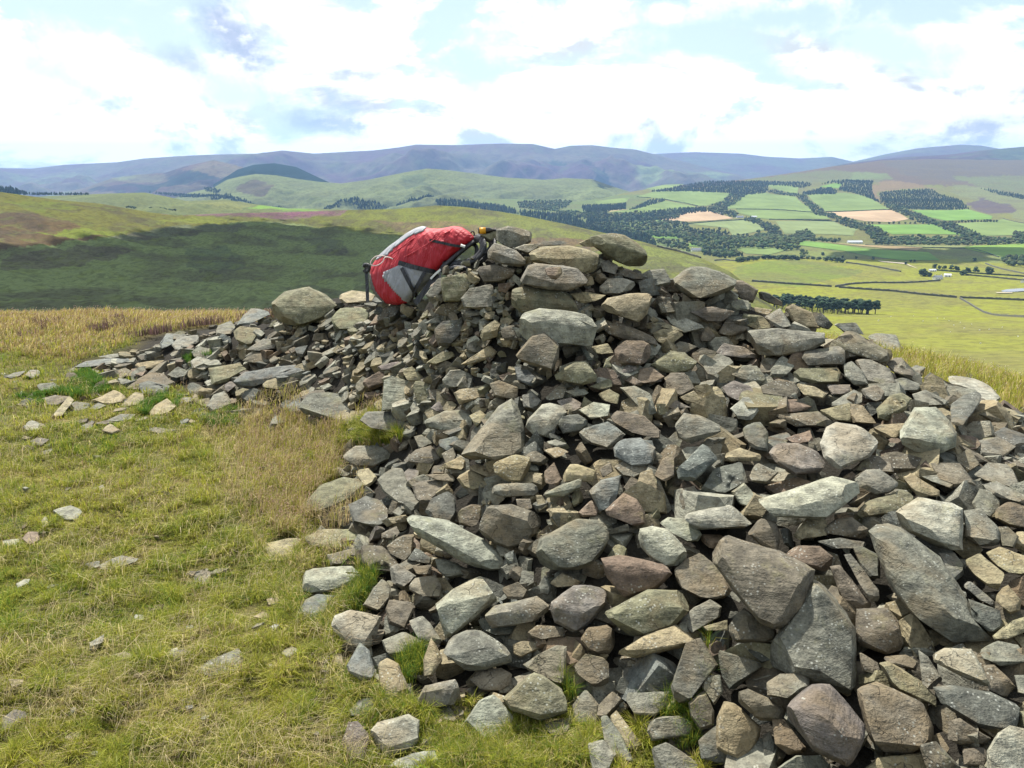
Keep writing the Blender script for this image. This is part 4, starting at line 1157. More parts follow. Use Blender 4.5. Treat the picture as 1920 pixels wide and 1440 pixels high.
class Layer:
    """skyline: list of (px, py); rows: list of (py, forward distance); dtop: distance of the skyline"""
    def __init__(s, sky, rows, dtop, relief=0.0, rscale=400.0, seed=1):
        s.sky = sorted(sky); s.sx = [p[0] for p in s.sky]; s.sy = [p[1] for p in s.sky]
        s.rows = sorted(rows); s.ry = [r[0] for r in s.rows]; s.rd = [math.log(r[1]) for r in s.rows]
        s.dtop = dtop; s.relief = relief; s.rscale = rscale; s.seed = seed
    def skyline(s, px): return np.interp(px, s.sx, s.sy)
    def depth(s, px, py):
        px = np.asarray(px, float); py = np.asarray(py, float)
        ys = s.skyline(px); d0 = np.exp(np.interp(py, s.ry, s.rd))
        if s.dtop is None: return d0
        yb = s.ry[-1]; dt = s.dtop(px) if callable(s.dtop) else s.dtop
        t = np.clip((yb - py) / np.maximum(yb - ys, 1), 0, 1)
        db = math.exp(s.rd[-1])
        lin = np.interp(t, [0, 0.5, 0.85, 1], [0, 0.42, 0.78, 1.0])
        return db + (dt - db) * lin
    def point(s, px, py, up=0.0):
        px = np.asarray(px, float); py = np.asarray(py, float)
        d = s.depth(px, py); r = ray(px, py)
        p = EYE + r * (d / r[..., 1])[..., None]
        if s.relief:
            ys = s.skyline(px); k = np.clip((py - ys) / getattr(s, 'fade', 14.0), 0, 1)
            p[..., 2] += s.relief * k * fbm(p[..., 0], p[..., 1], s.rscale, s.seed, getattr(s, 'octs', 5), 0.55)
        p[..., 2] += up
        return p
    def build(s, name, mat, x0, x1, ybot, colf, label, step=4.0, nrow=60, near=None):
        xs = np.arange(x0, x1 + step, step); t = np.linspace(0, 1, nrow) ** 0.9
        X = np.repeat(xs[None], nrow, 0); ys = s.skyline(xs)
        yb = np.full(len(xs), float(ybot)) if not callable(ybot) else ybot(xs)
        yb = np.maximum(yb, ys + 1)
        Y = yb[None] + (ys - yb)[None] * t[:, None]
        Pt = s.point(X, Y)
        C = colf(X, Y, Pt)
        back = Pt[-1].copy(); d = back[:, :2] / np.linalg.norm(back[:, :2], axis=1)[:, None]
        L = np.linalg.norm(back[:, :2], axis=1)[:, None]
        rows = [Pt]; cols = [C]
        for k, dz in ((0.02, 0.0035), (0.08, 0.03), (0.16, 0.07)):
            q = back.copy(); q[:, :2] += d * L * k; q[:, 2] -= dz * L[:, 0]
            # keep below the sight line over the crest
            lim = EYE[2] + (back[:, 2] - EYE[2]) * (1 + k) - 0.004 * L[:, 0]
            q[:, 2] = np.minimum(q[:, 2], lim); rows.append(q[None]); cols.append(C[-1:])
        if near is not None:
            q = Pt[0].copy(); f = near / q[:, 1]; q[:, 0] *= f; q[:, 1] = near; q[:, 2] = np.minimum(q[:, 2] * 0 - 62 * near / 65, Pt[0][:, 2] * 0.8)
            rows.insert(0, q[None]); cols.insert(0, C[:1])
        Pt = np.concatenate(rows, 0); C = np.concatenate(cols, 0)
        me = mesh_np(name, Pt.reshape(-1, 3), grid_faces(Pt.shape[0], Pt.shape[1]), C.reshape(-1, 3))
        o = link(name, me, mat); tag(o, label, kind='structure'); return o
def flat(c):
    c = np.array(c)
    return lambda X, Y, Pt: np.broadcast_to(c, X.shape + (3,)) * (1 + 0.10 * fbm(Pt[..., 0], Pt[..., 1], 900, 9, 3))[..., None]
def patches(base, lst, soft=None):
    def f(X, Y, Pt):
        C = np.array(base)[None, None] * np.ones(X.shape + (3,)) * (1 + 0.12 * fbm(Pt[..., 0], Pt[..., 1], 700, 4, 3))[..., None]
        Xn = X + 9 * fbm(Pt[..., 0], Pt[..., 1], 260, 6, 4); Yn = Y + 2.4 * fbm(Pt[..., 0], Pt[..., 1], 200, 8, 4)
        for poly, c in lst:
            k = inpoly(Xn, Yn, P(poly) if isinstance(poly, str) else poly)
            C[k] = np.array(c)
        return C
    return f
HEA = (0.095, 0.052, 0.072); MOOR = (0.105, 0.115, 0.055); WOOD = (0.018, 0.030, 0.020); GRN = (0.14, 0.18, 0.06)
far_m = land_material('far moor', (0.10, 0.12, 0.06), HEA, 0.75, 0.0008)
# farthest ranges
L9 = Layer(P("1100,300 1220,289 1300,285 1390,288 1440,294 1500,297 1560,294 1595,302 1650,312 1750,330"), [(345, 12500)], 15500, 70, 2500, 2)
L9.build('far_hills', far_m, 1100, 1700, 345, flat((0.10, 0.10, 0.07)), 'pale blue range closing the valley', 6, 30)
L8 = Layer(P("1480,330 1560,318 1600,303 1660,289 1720,278 1800,271 1840,273 1880,280 1960,284 2100,290"), [(340, 11000)], 14500, 60, 2600, 3)
L8.build('far_hills', far_m, 1480, 2100, 340, flat((0.11, 0.11, 0.07)), 'pale rounded fell behind the right hand moor', 6, 30)
L7 = Layer(P("-250,322 -100,318 0,315 60,316 120,309 220,304 270,297 330,293 390,290 480,288 530,282 590,288 640,285 700,282 750,276 780,271 850,272 940,269 1000,270 1040,279 1070,273 1110,272 1150,277 1190,280 1230,290 1290,305 1340,318 1380,326 1420,338 1500,350"),
           [(392, 8600)], lambda px: 12200 + 500 * np.sin(px / 90.0), 300, 2600, 5); L7.octs = 4; L7.fade = 45.0
L7.build('purple_hills', far_m, -260, 1480, 392, patches((0.115, 0.10, 0.075), [("975,318 1040,295 1090,300 1130,335 1050,338", (0.05, 0.06, 0.045)), ("1180,330 1290,322 1380,330 1330,345 1200,352", (0.15, 0.18, 0.08)),  # first dark patch: cloud shade painted into the hill colour
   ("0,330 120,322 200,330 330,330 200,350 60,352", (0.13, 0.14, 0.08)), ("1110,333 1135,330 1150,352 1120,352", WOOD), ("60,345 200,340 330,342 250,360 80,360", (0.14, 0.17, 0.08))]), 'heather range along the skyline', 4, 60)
L6 = Layer(P("1440,335 1500,324 1590,306 1660,298 1700,294 1780,290 1850,281 1920,275 2000,270 2150,268"), [(345, 7000)], 9500, 60, 900, 6)
L6.build('blue_ridge', far_m, 1440, 2150, 345, patches((0.07, 0.085, 0.06), [("1560,312 1640,300 1780,296 1800,300 1640,308 1580,318", WOOD)]), 'dark blue ridge behind the heather moor', 6, 30)
mid_m = land_material('mid hill', (0.12, 0.13, 0.06), HEA, 0.45, 0.0016)
L5 = Layer(P("-260,372 80,368 160,352 210,334 260,327 310,324 345,312 400,300 440,309 480,320 540,335 620,350 760,362 860,372"), [(395, 6800)], 8200, 110, 1500, 7); L5.octs = 4; L5.fade = 40.0
L5.build('moorland_hill', mid_m, -260, 860, 395, patches((0.115, 0.10, 0.07), [("305,322 350,310 380,316 420,328 480,322 560,340 500,352 330,356 140,364 230,345 320,338", (0.035, 0.045, 0.04)), ("205,335 260,327 320,329 300,336 230,341", (0.15, 0.17, 0.08)),  # the near-black patch is shade put into the hill's colour
   ("330,318 400,300 460,316 420,326 370,322", (0.15, 0.12, 0.08)), ("-200,350 60,348 140,360 100,368 -200,372", (0.12, 0.14, 0.08))]), 'moorland hill in the middle distance, its shade painted into the colour', 4, 50)
L5b = Layer(P("400,346 430,328 445,318 475,309 515,306 555,313 600,334 640,352"), [(380, 5900)], 7000, 30, 500, 8)
L5b.build('wooded_hill', land_material('wooded hill', (0.02, 0.035, 0.025), WOOD, 0.6, 0.006), 400, 640, 380, flat(WOOD), 'dark rounded hill covered in conifers', 4, 30)
L4 = Layer(P("300,382 340,366 360,360 400,352 425,337 450,331 480,326 520,329 560,336 600,341 640,344 690,337 760,323 800,316 840,319 880,324 950,333 1020,337 1060,334 1110,336 1150,350 1190,362 1230,378 1300,392"), [(405, 4300)], 5600, 95, 1000, 9); L4.octs = 4; L4.fade = 50.0
L4.build('green_hill', land_material('green hill', (0.17, 0.19, 0.075), (0.095, 0.095, 0.06), 0.35, 0.003), 300, 1300, 405, patches((0.145, 0.17, 0.075), [("440,350 480,340 520,350 490,362 450,360", (0.10, 0.085, 0.065)), ("750,330 790,325 810,350 780,365 755,350", (0.11, 0.14, 0.07)), ("1112,335 1135,330 1152,352 1130,352", WOOD)]), 'smooth green hill rising behind the pine belts', 3, 70)
L3 = Layer(P("-260,366 0,366 60,369 130,366 200,363 270,361 310,368 350,377 420,374 480,383 540,391 620,392 700,396"), [(420, 2200)], 3000, 22, 300, 10)
L3.build('grassy_knoll', land_material('knoll', (0.17, 0.18, 0.06), (0.11, 0.12, 0.055), 0.5, 0.006), -260, 700, 420, patches((0.13, 0.15, 0.06), [("468,388 500,384 560,387 600,394 500,396", (0.16, 0.27, 0.05)), ("340,380 420,376 480,384 420,392", (0.17, 0.18, 0.07))]), 'low grassy knolls beyond the near moor', 4, 30)
# valley: from below the summit on the right to the far side's moor
L2 = Layer(P("860,372 1000,374 1080,378 1130,372 1180,360 1240,350 1340,342 1400,336 1450,329 1500,322 1560,312 1600,308 1650,301 1750,298 1850,300 1920,300 2150,302"),
           [(296, 7400), (310, 6700), (330, 5900), (345, 5400), (360, 4900), (380, 4300), (400, 3700), (430, 3000), (450, 2600), (480, 2050), (500, 1750), (560, 1180), (600, 850), (650, 520), (700, 300), (760, 190), (840, 120)], None, 7, 900, 11); L2.octs = 2
MO = (0.125, 0.095, 0.078)
valley_cols = patches((0.155, 0.165, 0.052), [
 ("800,300 1400,300 2200,290 2200,400 1920,372 1800,350 1640,340 1500,336 1400,345 800,380", MO),
 ("1380,340 1450,330 1560,318 1600,322 1640,330 1670,332 1640,342 1500,345 1430,342", (0.135, 0.15, 0.07)), ("1600,322 1665,325 1672,335 1600,336", (0.15, 0.19, 0.08)),
 ("1650,302 1780,298 1920,300 2150,302 2150,345 1920,345 1760,340 1700,330", (0.115, 0.10, 0.085)), ("1780,330 1920,330 2150,335 2150,375 1920,372 1840,352", (0.135, 0.155, 0.075)),
 ("1790,345 1850,352 1920,370 2100,400 2100,430 1920,416 1850,386 1780,360", (0.16, 0.18, 0.08)), ("1810,385 1840,370 1900,385 1900,400 1850,400", (0.10, 0.08, 0.085)),
 ("1632,350 1660,336 1720,345 1760,355 1720,352 1650,360 1650,380 1635,375", (0.20, 0.145, 0.08)),
 ("860,372 1200,365 1280,400 1300,500 860,450", (0.12, 0.16, 0.06)),
 ("1240,470 1400,470 1900,500 2100,520 2100,470 1900,460 1500,450 1300,455", (0.16, 0.19, 0.06)),
 ("1340,492 1480,478 1900,492 2200,500 2200,720 1340,720", (0.20, 0.215, 0.038)), ("1380,500 1500,488 1620,510 1500,540 1380,530", (0.145, 0.185, 0.04)),
 ("1350,640 1600,600 1900,615 2200,620 2200,760 1300,760", (0.185, 0.195, 0.045))])
L2.build('valley', land_material('valley pasture', (0.19, 0.165, 0.05), (0.13, 0.11, 0.07), 0.40, 0.006), 860, 2150, 700, valley_cols, 'valley floor and the farmed slopes beyond', 3, 210, near=65)
# near moor: dark hollow on the left, grass shoulder in the middle
L1 = Layer(P("-300,345 -100,352 0,360 60,368 110,375 190,382 280,398 330,404 420,400 540,398 640,394 740,392 820,385 870,388 940,397 1000,408 1060,420 1130,436 1200,452 1260,468 1320,486 1370,510 1450,575 1560,650 1720,720"),
           [(395, 1350), (420, 1150), (450, 900), (480, 740), (510, 600), (560, 430), (620, 280), (680, 170), (720, 110)], lambda px: np.interp(px, [-300, 0, 300, 600, 820, 1100, 1320, 1720], [900, 1000, 1250, 1650, 1750, 1300, 1000, 150]), 5, 130, 12)
L1.rows = sorted([(620, 260)]); L1.ry = [620]; L1.rd = [math.log(260)]
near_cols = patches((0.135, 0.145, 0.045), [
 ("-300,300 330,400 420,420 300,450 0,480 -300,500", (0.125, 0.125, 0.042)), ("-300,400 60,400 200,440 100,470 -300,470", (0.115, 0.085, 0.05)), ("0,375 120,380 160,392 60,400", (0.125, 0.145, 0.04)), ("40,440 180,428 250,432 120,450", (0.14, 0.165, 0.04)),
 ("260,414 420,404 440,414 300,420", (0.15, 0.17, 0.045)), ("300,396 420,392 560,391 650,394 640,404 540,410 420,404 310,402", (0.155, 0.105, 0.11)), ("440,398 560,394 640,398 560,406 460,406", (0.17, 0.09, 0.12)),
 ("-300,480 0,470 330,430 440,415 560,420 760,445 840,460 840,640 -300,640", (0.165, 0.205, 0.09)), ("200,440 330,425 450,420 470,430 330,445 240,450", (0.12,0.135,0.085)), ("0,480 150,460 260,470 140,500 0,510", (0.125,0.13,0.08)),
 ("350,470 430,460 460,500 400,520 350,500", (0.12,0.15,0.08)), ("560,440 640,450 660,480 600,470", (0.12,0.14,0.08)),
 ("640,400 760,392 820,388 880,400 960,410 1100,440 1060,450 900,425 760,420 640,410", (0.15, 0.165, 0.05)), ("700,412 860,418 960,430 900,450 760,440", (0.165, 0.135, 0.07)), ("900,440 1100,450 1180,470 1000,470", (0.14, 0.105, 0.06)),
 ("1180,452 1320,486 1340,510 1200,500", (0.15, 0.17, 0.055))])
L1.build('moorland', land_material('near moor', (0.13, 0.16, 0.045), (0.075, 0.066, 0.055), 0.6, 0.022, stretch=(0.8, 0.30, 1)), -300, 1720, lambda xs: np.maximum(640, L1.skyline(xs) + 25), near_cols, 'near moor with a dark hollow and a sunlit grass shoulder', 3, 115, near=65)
# ---------------- cloud that shades the hollow (real cloud, high above and towards the sun)
def cloud(poly, layer, alt, seed, label, r0=45.0, spacing=0.75, grow=0):
    rs = np.random.default_rng(seed)
    xs = [p[0] for p in poly]; ys = [p[1] for p in poly]
    u = rs.uniform(min(xs), max(xs), 60000); v = rs.uniform(min(ys), max(ys), 60000)
    k = inpoly(u, v, poly); w = layer.point(u[k], v[k])
    # thin out to an even cover in world space
    kd = {}; keep = []
    for q in w:
        c = (int(q[0] // (r0 * spacing)), int(q[1] // (r0 * spacing)))
        if c not in kd: kd[c] = 1; keep.append(q)
    bm = bmesh.new(); bmesh.ops.create_icosphere(bm, subdivisions=1, radius=1.0)
    bm.verts.index_update()
    V0 = np.array([x.co[:] for x in bm.verts]); F0 = np.array([[x.index for x in f.verts] for f in bm.faces]); bm.free()
    for _ in range(260 if r0 < 30 else 0):       # ragged wisps along the rim
        i_ = rs.integers(len(poly)); a_, b_ = np.array(poly[i_]), np.array(poly[(i_ + 1) % len(poly)]); e_ = a_ + (b_ - a_) * rs.uniform(); e_ = e_ + rs.normal(0, 1, 2) * (22, 4.5)
        if e_[1] > 640 or e_[1] < float(layer.skyline(e_[0])) + 8: continue
        keep.append(np.append(layer.point(np.array(e_[0]), np.array(e_[1])), 0.35))
    Vs, Fs = [], []; n = 0
    for q in keep:
        sm = q[3] if len(q) > 3 else 1.0; q = q[:3]
        t = (alt - q[2]) / SUN_DIR[2]; c = q + SUN_DIR * t
        r = r0 * rs.uniform(0.8, 1.25) * sm
        n3 = 1 + 0.18 * np.sin(V0 @ rs.normal(size=3) * 4 + rs.uniform(0, 6)) + 0.1 * np.sin(V0 @ rs.normal(size=3) * 9)
        q_ = V0 * n3[:, None] * np.array([r, r, r * 0.55]) + c + np.array([0, 0, rs.uniform(-0.3, 0.9) * r0])
        Vs.append(q_); Fs.append(F0 + n); n += len(V0)
    me = mesh_np('cloud', np.concatenate(Vs), np.concatenate(Fs))
    o = link('cloud', me, CLOUD); tag(o, label, kind='stuff'); return o
CLOUD = simple('cloud white', (0.85, 0.85, 0.86), 1.0, var=0.02, vscale=0.01)
cloud(P("-420,520 -300,500 0,478 120,462 250,452 330,432 420,424 470,418 560,424 640,430 720,442 830,456 870,470 880,640 -420,640"), L1, 900, 5, 'cloud that shades the near hollow', 26.0)
cloud(P("1795,470 1850,462 1935,466 2050,470 2050,484 1900,480 1800,478"), L2, 820, 9, 'cloud that shades part of the bright meadow', 40.0)
cloud(P("1560,474 1720,470 1800,478 1840,484 1760,492 1640,490"), L2, 820, 10, 'cloud that shades the strip below the tree line', 40.0)
# ---------------- fields
def field(poly, col, label, stripes=0.0, ang=0.0, layer=None):
    layer = layer or L2
    pts = [Vector(p) for p in poly]; n = len(pts)
    # subdivide the outline, add inner points
    ol = []
    for i in range(n):
        a, b = pts[i], pts[(i + 1) % n]; k = max(1, int((b - a).length / 8))
        for j in range(k): ol.append(a.lerp(b, j / k))
    xs = [p.x for p in ol]; ys = [p.y for p in ol]
    gxx, gyy = np.meshgrid(np.arange(min(xs), max(xs), 7.0), np.arange(min(ys), max(ys), 3.0))
    k = inpoly(gxx.ravel(), gyy.ravel(), [tuple(p) for p in ol])
    inner = [Vector(q) for q in np.stack([gxx.ravel()[k], gyy.ravel()[k]], 1)]
    m_ = len(ol)
    r = delaunay_2d_cdt(ol + inner, [], [list(range(m_))], 1, 0.01)
    v2 = np.array([v[:] for v in r[0]])
    Pt = layer.point(v2[:, 0], v2[:, 1], 1.2)
    tris = np.array([f for f in r[2] if len(f) == 3])
    a, b_, c_ = Pt[tris[:, 0]], Pt[tris[:, 1]], Pt[tris[:, 2]]
    fl = np.cross(b_ - a, c_ - a)[:, 2] < 0; tris[fl] = tris[fl][:, ::-1]
    me = mesh_np('field', Pt, tris, np.tile(np.array(col), (len(Pt), 1)))
    o = link('field', me, FIELD); tag(o, label, kind='structure'); return o
m, N, b = new_mat('crop')
pos = N.node('ShaderNodeNewGeometry').outputs['Position']
tone = N.node('ShaderNodeAttribute', attribute_name='tone').outputs['Color']
n1 = N.noise(pos, 0.006, 4); n2 = N.noise(N.mapping(pos, scale=(1, 0.12, 1), rot=(0, 0, 0.4)), 0.06, 3)
c = N.mix(N.ramp(n1, 0.3, 0.7), N.vmath('SCALE', tone, 0.86), N.vmath('SCALE', tone, 1.14))
c = N.mix(N.ramp(n2, 0.42, 0.62, 0, 0.5), c, N.vmath('SCALE', c, 0.82))
N.l.new(c, b.inputs['Base Color']); b.inputs['Roughness'].default_value = 1; b.inputs['Specular IOR Level'].default_value = 0.0
FIELD = m
A_, B_ = (1100, 260, 4.683), (1500, 260, 4.571)
GG = (0.15, 0.198, 0.068); BR = (0.135, 0.225, 0.055); TN = (0.36, 0.265, 0.165); PG = (0.165, 0.20, 0.085)
for s_, cr, col, lab in (
 ("440,510 600,465 900,462 1260,480 1200,545 1050,590 960,590 700,535 560,520", A_, GG, 'green field below the ridge wood'),
 ("370,632 690,545 960,597 900,612 560,660 200,658 330,640", A_, GG, 'green field above the row of pines'),
 ("180,640 340,615 372,630 200,658", A_, (0.25, 0.22, 0.11), 'pale end of the field by the pines'),
 ("650,700 780,667 1050,634 1180,662 1290,700 1100,722 890,740 760,717", A_, TN, 'tan stubble field beside the farm'),
 ("340,722 620,702 730,715 520,745 380,745", A_, GG, 'thin green field under the stubble'),
 ("900,767 1130,738 1370,718 1480,742 1570,800 1480,812 1280,832 1240,792 1000,777", A_, PG, 'curved green field below the farm'),
 ("1222,612 1380,490 1560,468 1830,515 1930,592 2010,640 1500,625 1310,615", A_, GG, 'domed green field in the middle of the far slope'),
 ("1320,622 2030,646 2100,690 2140,714 1600,707 1490,692 1335,652", A_, GG, 'narrow green field under the domed one'),
 ("1660,725 2170,728 2380,800 2340,860 1740,832 1690,770", A_, PG, 'rough pasture on the lower slope'),
 ("1580,412 1700,405 1860,430 1850,478 1640,442", A_, GG, 'small green field under the ridge wood'),
 ("560,852 830,860 800,890 600,886", A_, BR, 'bright meadow among the valley trees'),
 ("880,932 1050,937 1040,957 900,952", A_, BR, 'small lawn among the valley trees'),
 ("1300,962 1560,957 1750,977 1600,1000 1400,995", A_, GG, 'meadow strip before the tree belt'),
 ("70,552 380,522 345,560 100,572", A_, GG, 'pale green field at the foot of the glen'),
 ("520,440 680,405 860,400 760,430 600,455", A_, (0.17, 0.22, 0.085), 'high green field at the mouth of the glen'),
 ("65,497 180,482 380,464 520,482 590,502 700,572 770,612 220,620 120,542", B_, GG, 'large rounded green field over the tan one'),
 ("232,627 780,618 930,690 800,710 550,705 350,682", B_, TN, 'tan stubble field between two green ones'),
 ("570,727 1130,730 1385,828 790,833 660,792", B_, BR, 'bright green field over the long dark hedge'),
 ("955,617 1440,602 1650,667 1640,690 1250,700 1100,672", B_, BR, 'bright field below the plantation'),
 ("1325,732 1640,717 1740,687 1960,745 1960,790 1835,832 1545,838", B_, GG, 'green field right of the tree strip'),
 ("165,407 300,387 358,392 330,420 240,416", B_, BR, 'small bright field in a wood clearing'),
 ("-60,905 60,893 600,957 1100,990 1200,1048 880,1045 640,1000 380,962 0,932", B_, BR, 'long bright meadow strip'),
 ("112,890 560,912 1050,952 1000,977 600,942", B_, (0.27, 0.21, 0.11), 'pinkish hay strip in the valley'),
 ("560,900 1460,902 1375,948 1060,950 600,914", B_, (0.175, 0.19, 0.08), 'dull green strip below the long hedge'),
 ("1385,945 1490,903 2060,893 2060,1024 1700,1015 1450,970", B_, (0.165, 0.25, 0.05), 'lime green meadow at the right edge')):
    field(conv(s_, *cr), col, lab)
# ---------------- woods and trees
def tree_proto(seed, kind):
    rs = np.random.default_rng(seed); bm = bmesh.new()
    if kind == 'conifer':
        n = 5; zs = [0.12, 0.3, 0.32, 0.55, 0.57, 0.8, 1.0]; rr = [0.20, 0.17, 0.21, 0.11, 0.145, 0.07, 0.0]
        prev = None
        for z, r in zip(zs, rr):
            if r == 0:
                t = bm.verts.new((rs.uniform(-.01, .01), 0, z)); 
                for i in range(n): bm.faces.new((prev[i], prev[(i + 1) % n], t))
                break
            ring = [bm.verts.new((math.cos(a) * r * rs.uniform(.7, 1.25), math.sin(a) * r * rs.uniform(.7, 1.25), z + rs.uniform(-.03, .03))) for a in np.arange(n) * 6.283 / n]
            if prev:
                for i in range(n): bm.faces.new((prev[i], prev[(i + 1) % n], ring[(i + 1) % n], ring[i]))
            prev = ring
    else:
        for k in range(4):
            a = rs.uniform(0, 6.28); rad = rs.uniform(0.05, 0.22) if k else 0
            m4 = Matrix.Translation((math.cos(a) * rad, math.sin(a) * rad, rs.uniform(0.42, 0.75))) @ Matrix.Scale(rs.uniform(0.20, 0.30), 4)
            r = bmesh.ops.create_icosphere(bm, subdivisions=1, radius=1.0, matrix=m4)
            for v in r['verts']: v.co += Vector(rs.normal(0, 0.035, 3))
    bmesh.ops.triangulate(bm, faces=bm.faces[:]); bm.verts.index_update()
    V = np.array([v.co[:] for v in bm.verts]); Fc = np.array([[v.index for v in f.verts] for f in bm.faces]); bm.free()
    return V, Fc
CON = [tree_proto(40 + i, 'conifer') for i in range(5)]; BRO = [tree_proto(60 + i, 'broad') for i in range(5)]
m, N, b = new_mat('foliage')
pos = N.node('ShaderNodeNewGeometry').outputs['Position']
tone = N.node('ShaderNodeAttribute', attribute_name='tone').outputs['Color']
nn = N.noise(pos, 0.35, 4, 0.7)
N.l.new(N.mix(N.ramp(nn, 0.35, 0.65), N.vmath('SCALE', tone, 0.6), N.vmath('SCALE', tone, 1.35)), b.inputs['Base Color'])
b.inputs['Roughness'].default_value = 0.9; b.inputs['Specular IOR Level'].default_value = 0.1
FOL = m
def wood(poly, label, hpx=None, h=15.0, kind='mix', layer=None, space=1.0, seed=0, name='woodland'):
    layer = layer or L2; rs = np.random.default_rng(seed + 1000)
    xs = [p[0] for p in poly]; ys = [p[1] for p in poly]
    dmid = float(layer.depth(np.mean(xs), np.mean(ys))); tp = h / dmid * F        # tree height in photo px
    space = space * (0.80 if kind == 'conifer' else 1.0); sx, sy = max(3.0, tp * 0.66) * space, max(1.75, tp * 0.30) * space
    gx_, gy_ = np.meshgrid(np.arange(min(xs), max(xs), sx), np.arange(min(ys), max(ys) + tp, sy))
    u = gx_.ravel() + rs.uniform(-.5, .5, gx_.size) * sx; v = gy_.ravel() + rs.uniform(-.5, .5, gx_.size) * sy
    k = inpoly(u, v - tp * 0.45, poly); u, v = u[k], v[k]
    if len(u) == 0: return None
    Q = layer.point(u, v); VV, FF, CC = [], [], []; n = 0
    for q in Q:
        con = kind == 'conifer' or (kind == 'mix' and rs.uniform() < 0.35)
        V, Fc = (CON if con else BRO)[rs.integers(5)]
        hh = h * rs.uniform(0.72, 1.28); a = rs.uniform(0, 6.28)
        R = np.array([[math.cos(a), -math.sin(a), 0], [math.sin(a), math.cos(a), 0], [0, 0, 1]])
        w = (V @ R.T) * np.array([hh, hh, hh]) * (np.array([1.45, 1.45, 1]) if con else np.array([1.25, 1.25, 1.05])) + q - np.array([0, 0, hh * (0.06 if con else 0.12)])
        VV.append(w); FF.append(Fc + n); n += len(V)
        CC.append(np.tile(np.array((0.030, 0.054, 0.028) if con else (0.054, 0.082, 0.030)) * rs.uniform(0.6, 1.6) * np.array([rs.uniform(0.85, 1.35), 1, 1]), (len(V), 1)))
    me = mesh_np(name, np.concatenate(VV), np.concatenate(FF), np.concatenate(CC), smooth=False)
    o = link(name, me, FOL); tag(o, label, kind='stuff'); return o
WOODS = [
 ("550,460 1050,372 1500,365 1600,385 1590,440 1560,465 1380,490 1260,500 1250,470 900,460 600,463", A_, 14, 'conifer', 'long conifer wood on the ridge top'),
 ("1260,480 1400,480 1350,540 1220,612 1330,650 1310,682 1190,662 1050,632 1080,590 1200,545", A_, 14, 'mix', 'curved wood joining ridge and farm'),
 ("1500,365 1920,385 1990,400 1900,428 1620,408", A_, 13, 'conifer', 'dark wood along the ridge above the fields'),
 ("1580,440 1640,440 1840,485 1960,540 1950,560 1830,512 1600,462", A_, 13, 'mix', 'line of trees along the top of the fields'),
 ("180,680 500,662 900,600 1050,590 1060,630 780,663 640,693 380,720 180,735", A_, 15, 'conifer', 'row of pines above the stubble field'),
 ("0,580 340,570 350,612 180,640 190,740 0,740", A_, 15, 'conifer', 'block of pines at the foot of the glen'),
 ("370,630 560,532 690,525 680,545 380,632", A_, 12, 'conifer', 'narrow shelter belt between fields'),
 ("-60,742 260,722 740,722 880,742 890,780 1250,792 1270,832 1300,900 1280,955 1380,1000 1200,1035 1020,1000 1000,950 860,905 830,870 560,850 500,860 300,820 0,800", A_, 14, 'mix', 'broad mixed wood filling the valley'),
 ("-60,770 100,775 300,820 500,870 610,930 600,948 480,940 240,890 0,830", A_, 16, 'conifer', 'dark pines at the near edge of the valley wood'),
 ("610,888 860,908 900,952 910,978 700,940 610,915", A_, 13, 'mix', 'trees before the valley houses'),
 ("1270,840 1480,832 1500,802 1560,812 1730,852 1920,822 2000,840 2000,870 1920,880 1850,972 1560,952 1290,952", A_, 13, 'broad', 'broadleaf trees along the river'),
 ("1380,680 1480,692 1660,762 1730,852 1560,850 1570,800 1480,740 1380,712", A_, 13, 'mix', 'wooded bank curving down from the farm'),
 ("0,490 20,462 60,500 180,600 340,680 440,690 640,760 770,840 770,882 640,870 540,800 440,750 350,712 130,640 30,540", B_, 14, 'mix', 'long tree strip winding down between the fields'),
 ("20,460 150,420 260,412 320,440 300,478 60,488", B_, 13, 'conifer', 'pine wood left of the rounded field'),
 ("160,390 400,345 630,350 610,420 640,500 700,560 590,500 470,463 330,438 362,392 300,380", B_, 13, 'conifer', 'angular conifer block above the rounded field'),
 ("680,462 850,440 1130,430 1200,480 1350,510 1450,595 950,603 860,590 690,540", B_, 11, 'conifer', 'blue-green plantation on the moor edge'),
 ("690,540 860,590 1140,690 1330,730 1530,820 1540,848 1400,838 1140,730 950,682 780,612", B_, 14, 'mix', 'diagonal tree strip right of the stubble field'),
 ("770,835 1400,838 1530,842 1830,852 1830,884 780,884", B_, 13, 'broad', 'long straight tree belt on the valley floor'),
 ("1820,840 1850,795 2100,785 2100,884 1830,884", B_, 15, 'broad', 'clump of trees at the end of the long belt'),
 ("1530,418 1690,445 1920,482 2100,530 2100,560 1920,522 1680,467", B_, 11, 'conifer', 'thin belt high on the moor'),
 ("1700,1030 1760,1005 2100,995 2100,1075 1780,1062", B_, 13, 'broad', 'dark trees at the edge of the lime meadow'),
 ("-40,790 70,790 130,852 340,850 330,878 0,872", B_, 13, 'broad', 'trees left of the long white barn'),
 ("0,940 60,945 70,965 0,965", B_, 9, 'broad', 'low bushes by the bright meadow')]
for i, (s_, cr, hh, kd, lab) in enumerate(WOODS):
    wood(conv(s_, *cr), lab, h=hh, kind=kd, seed=i)
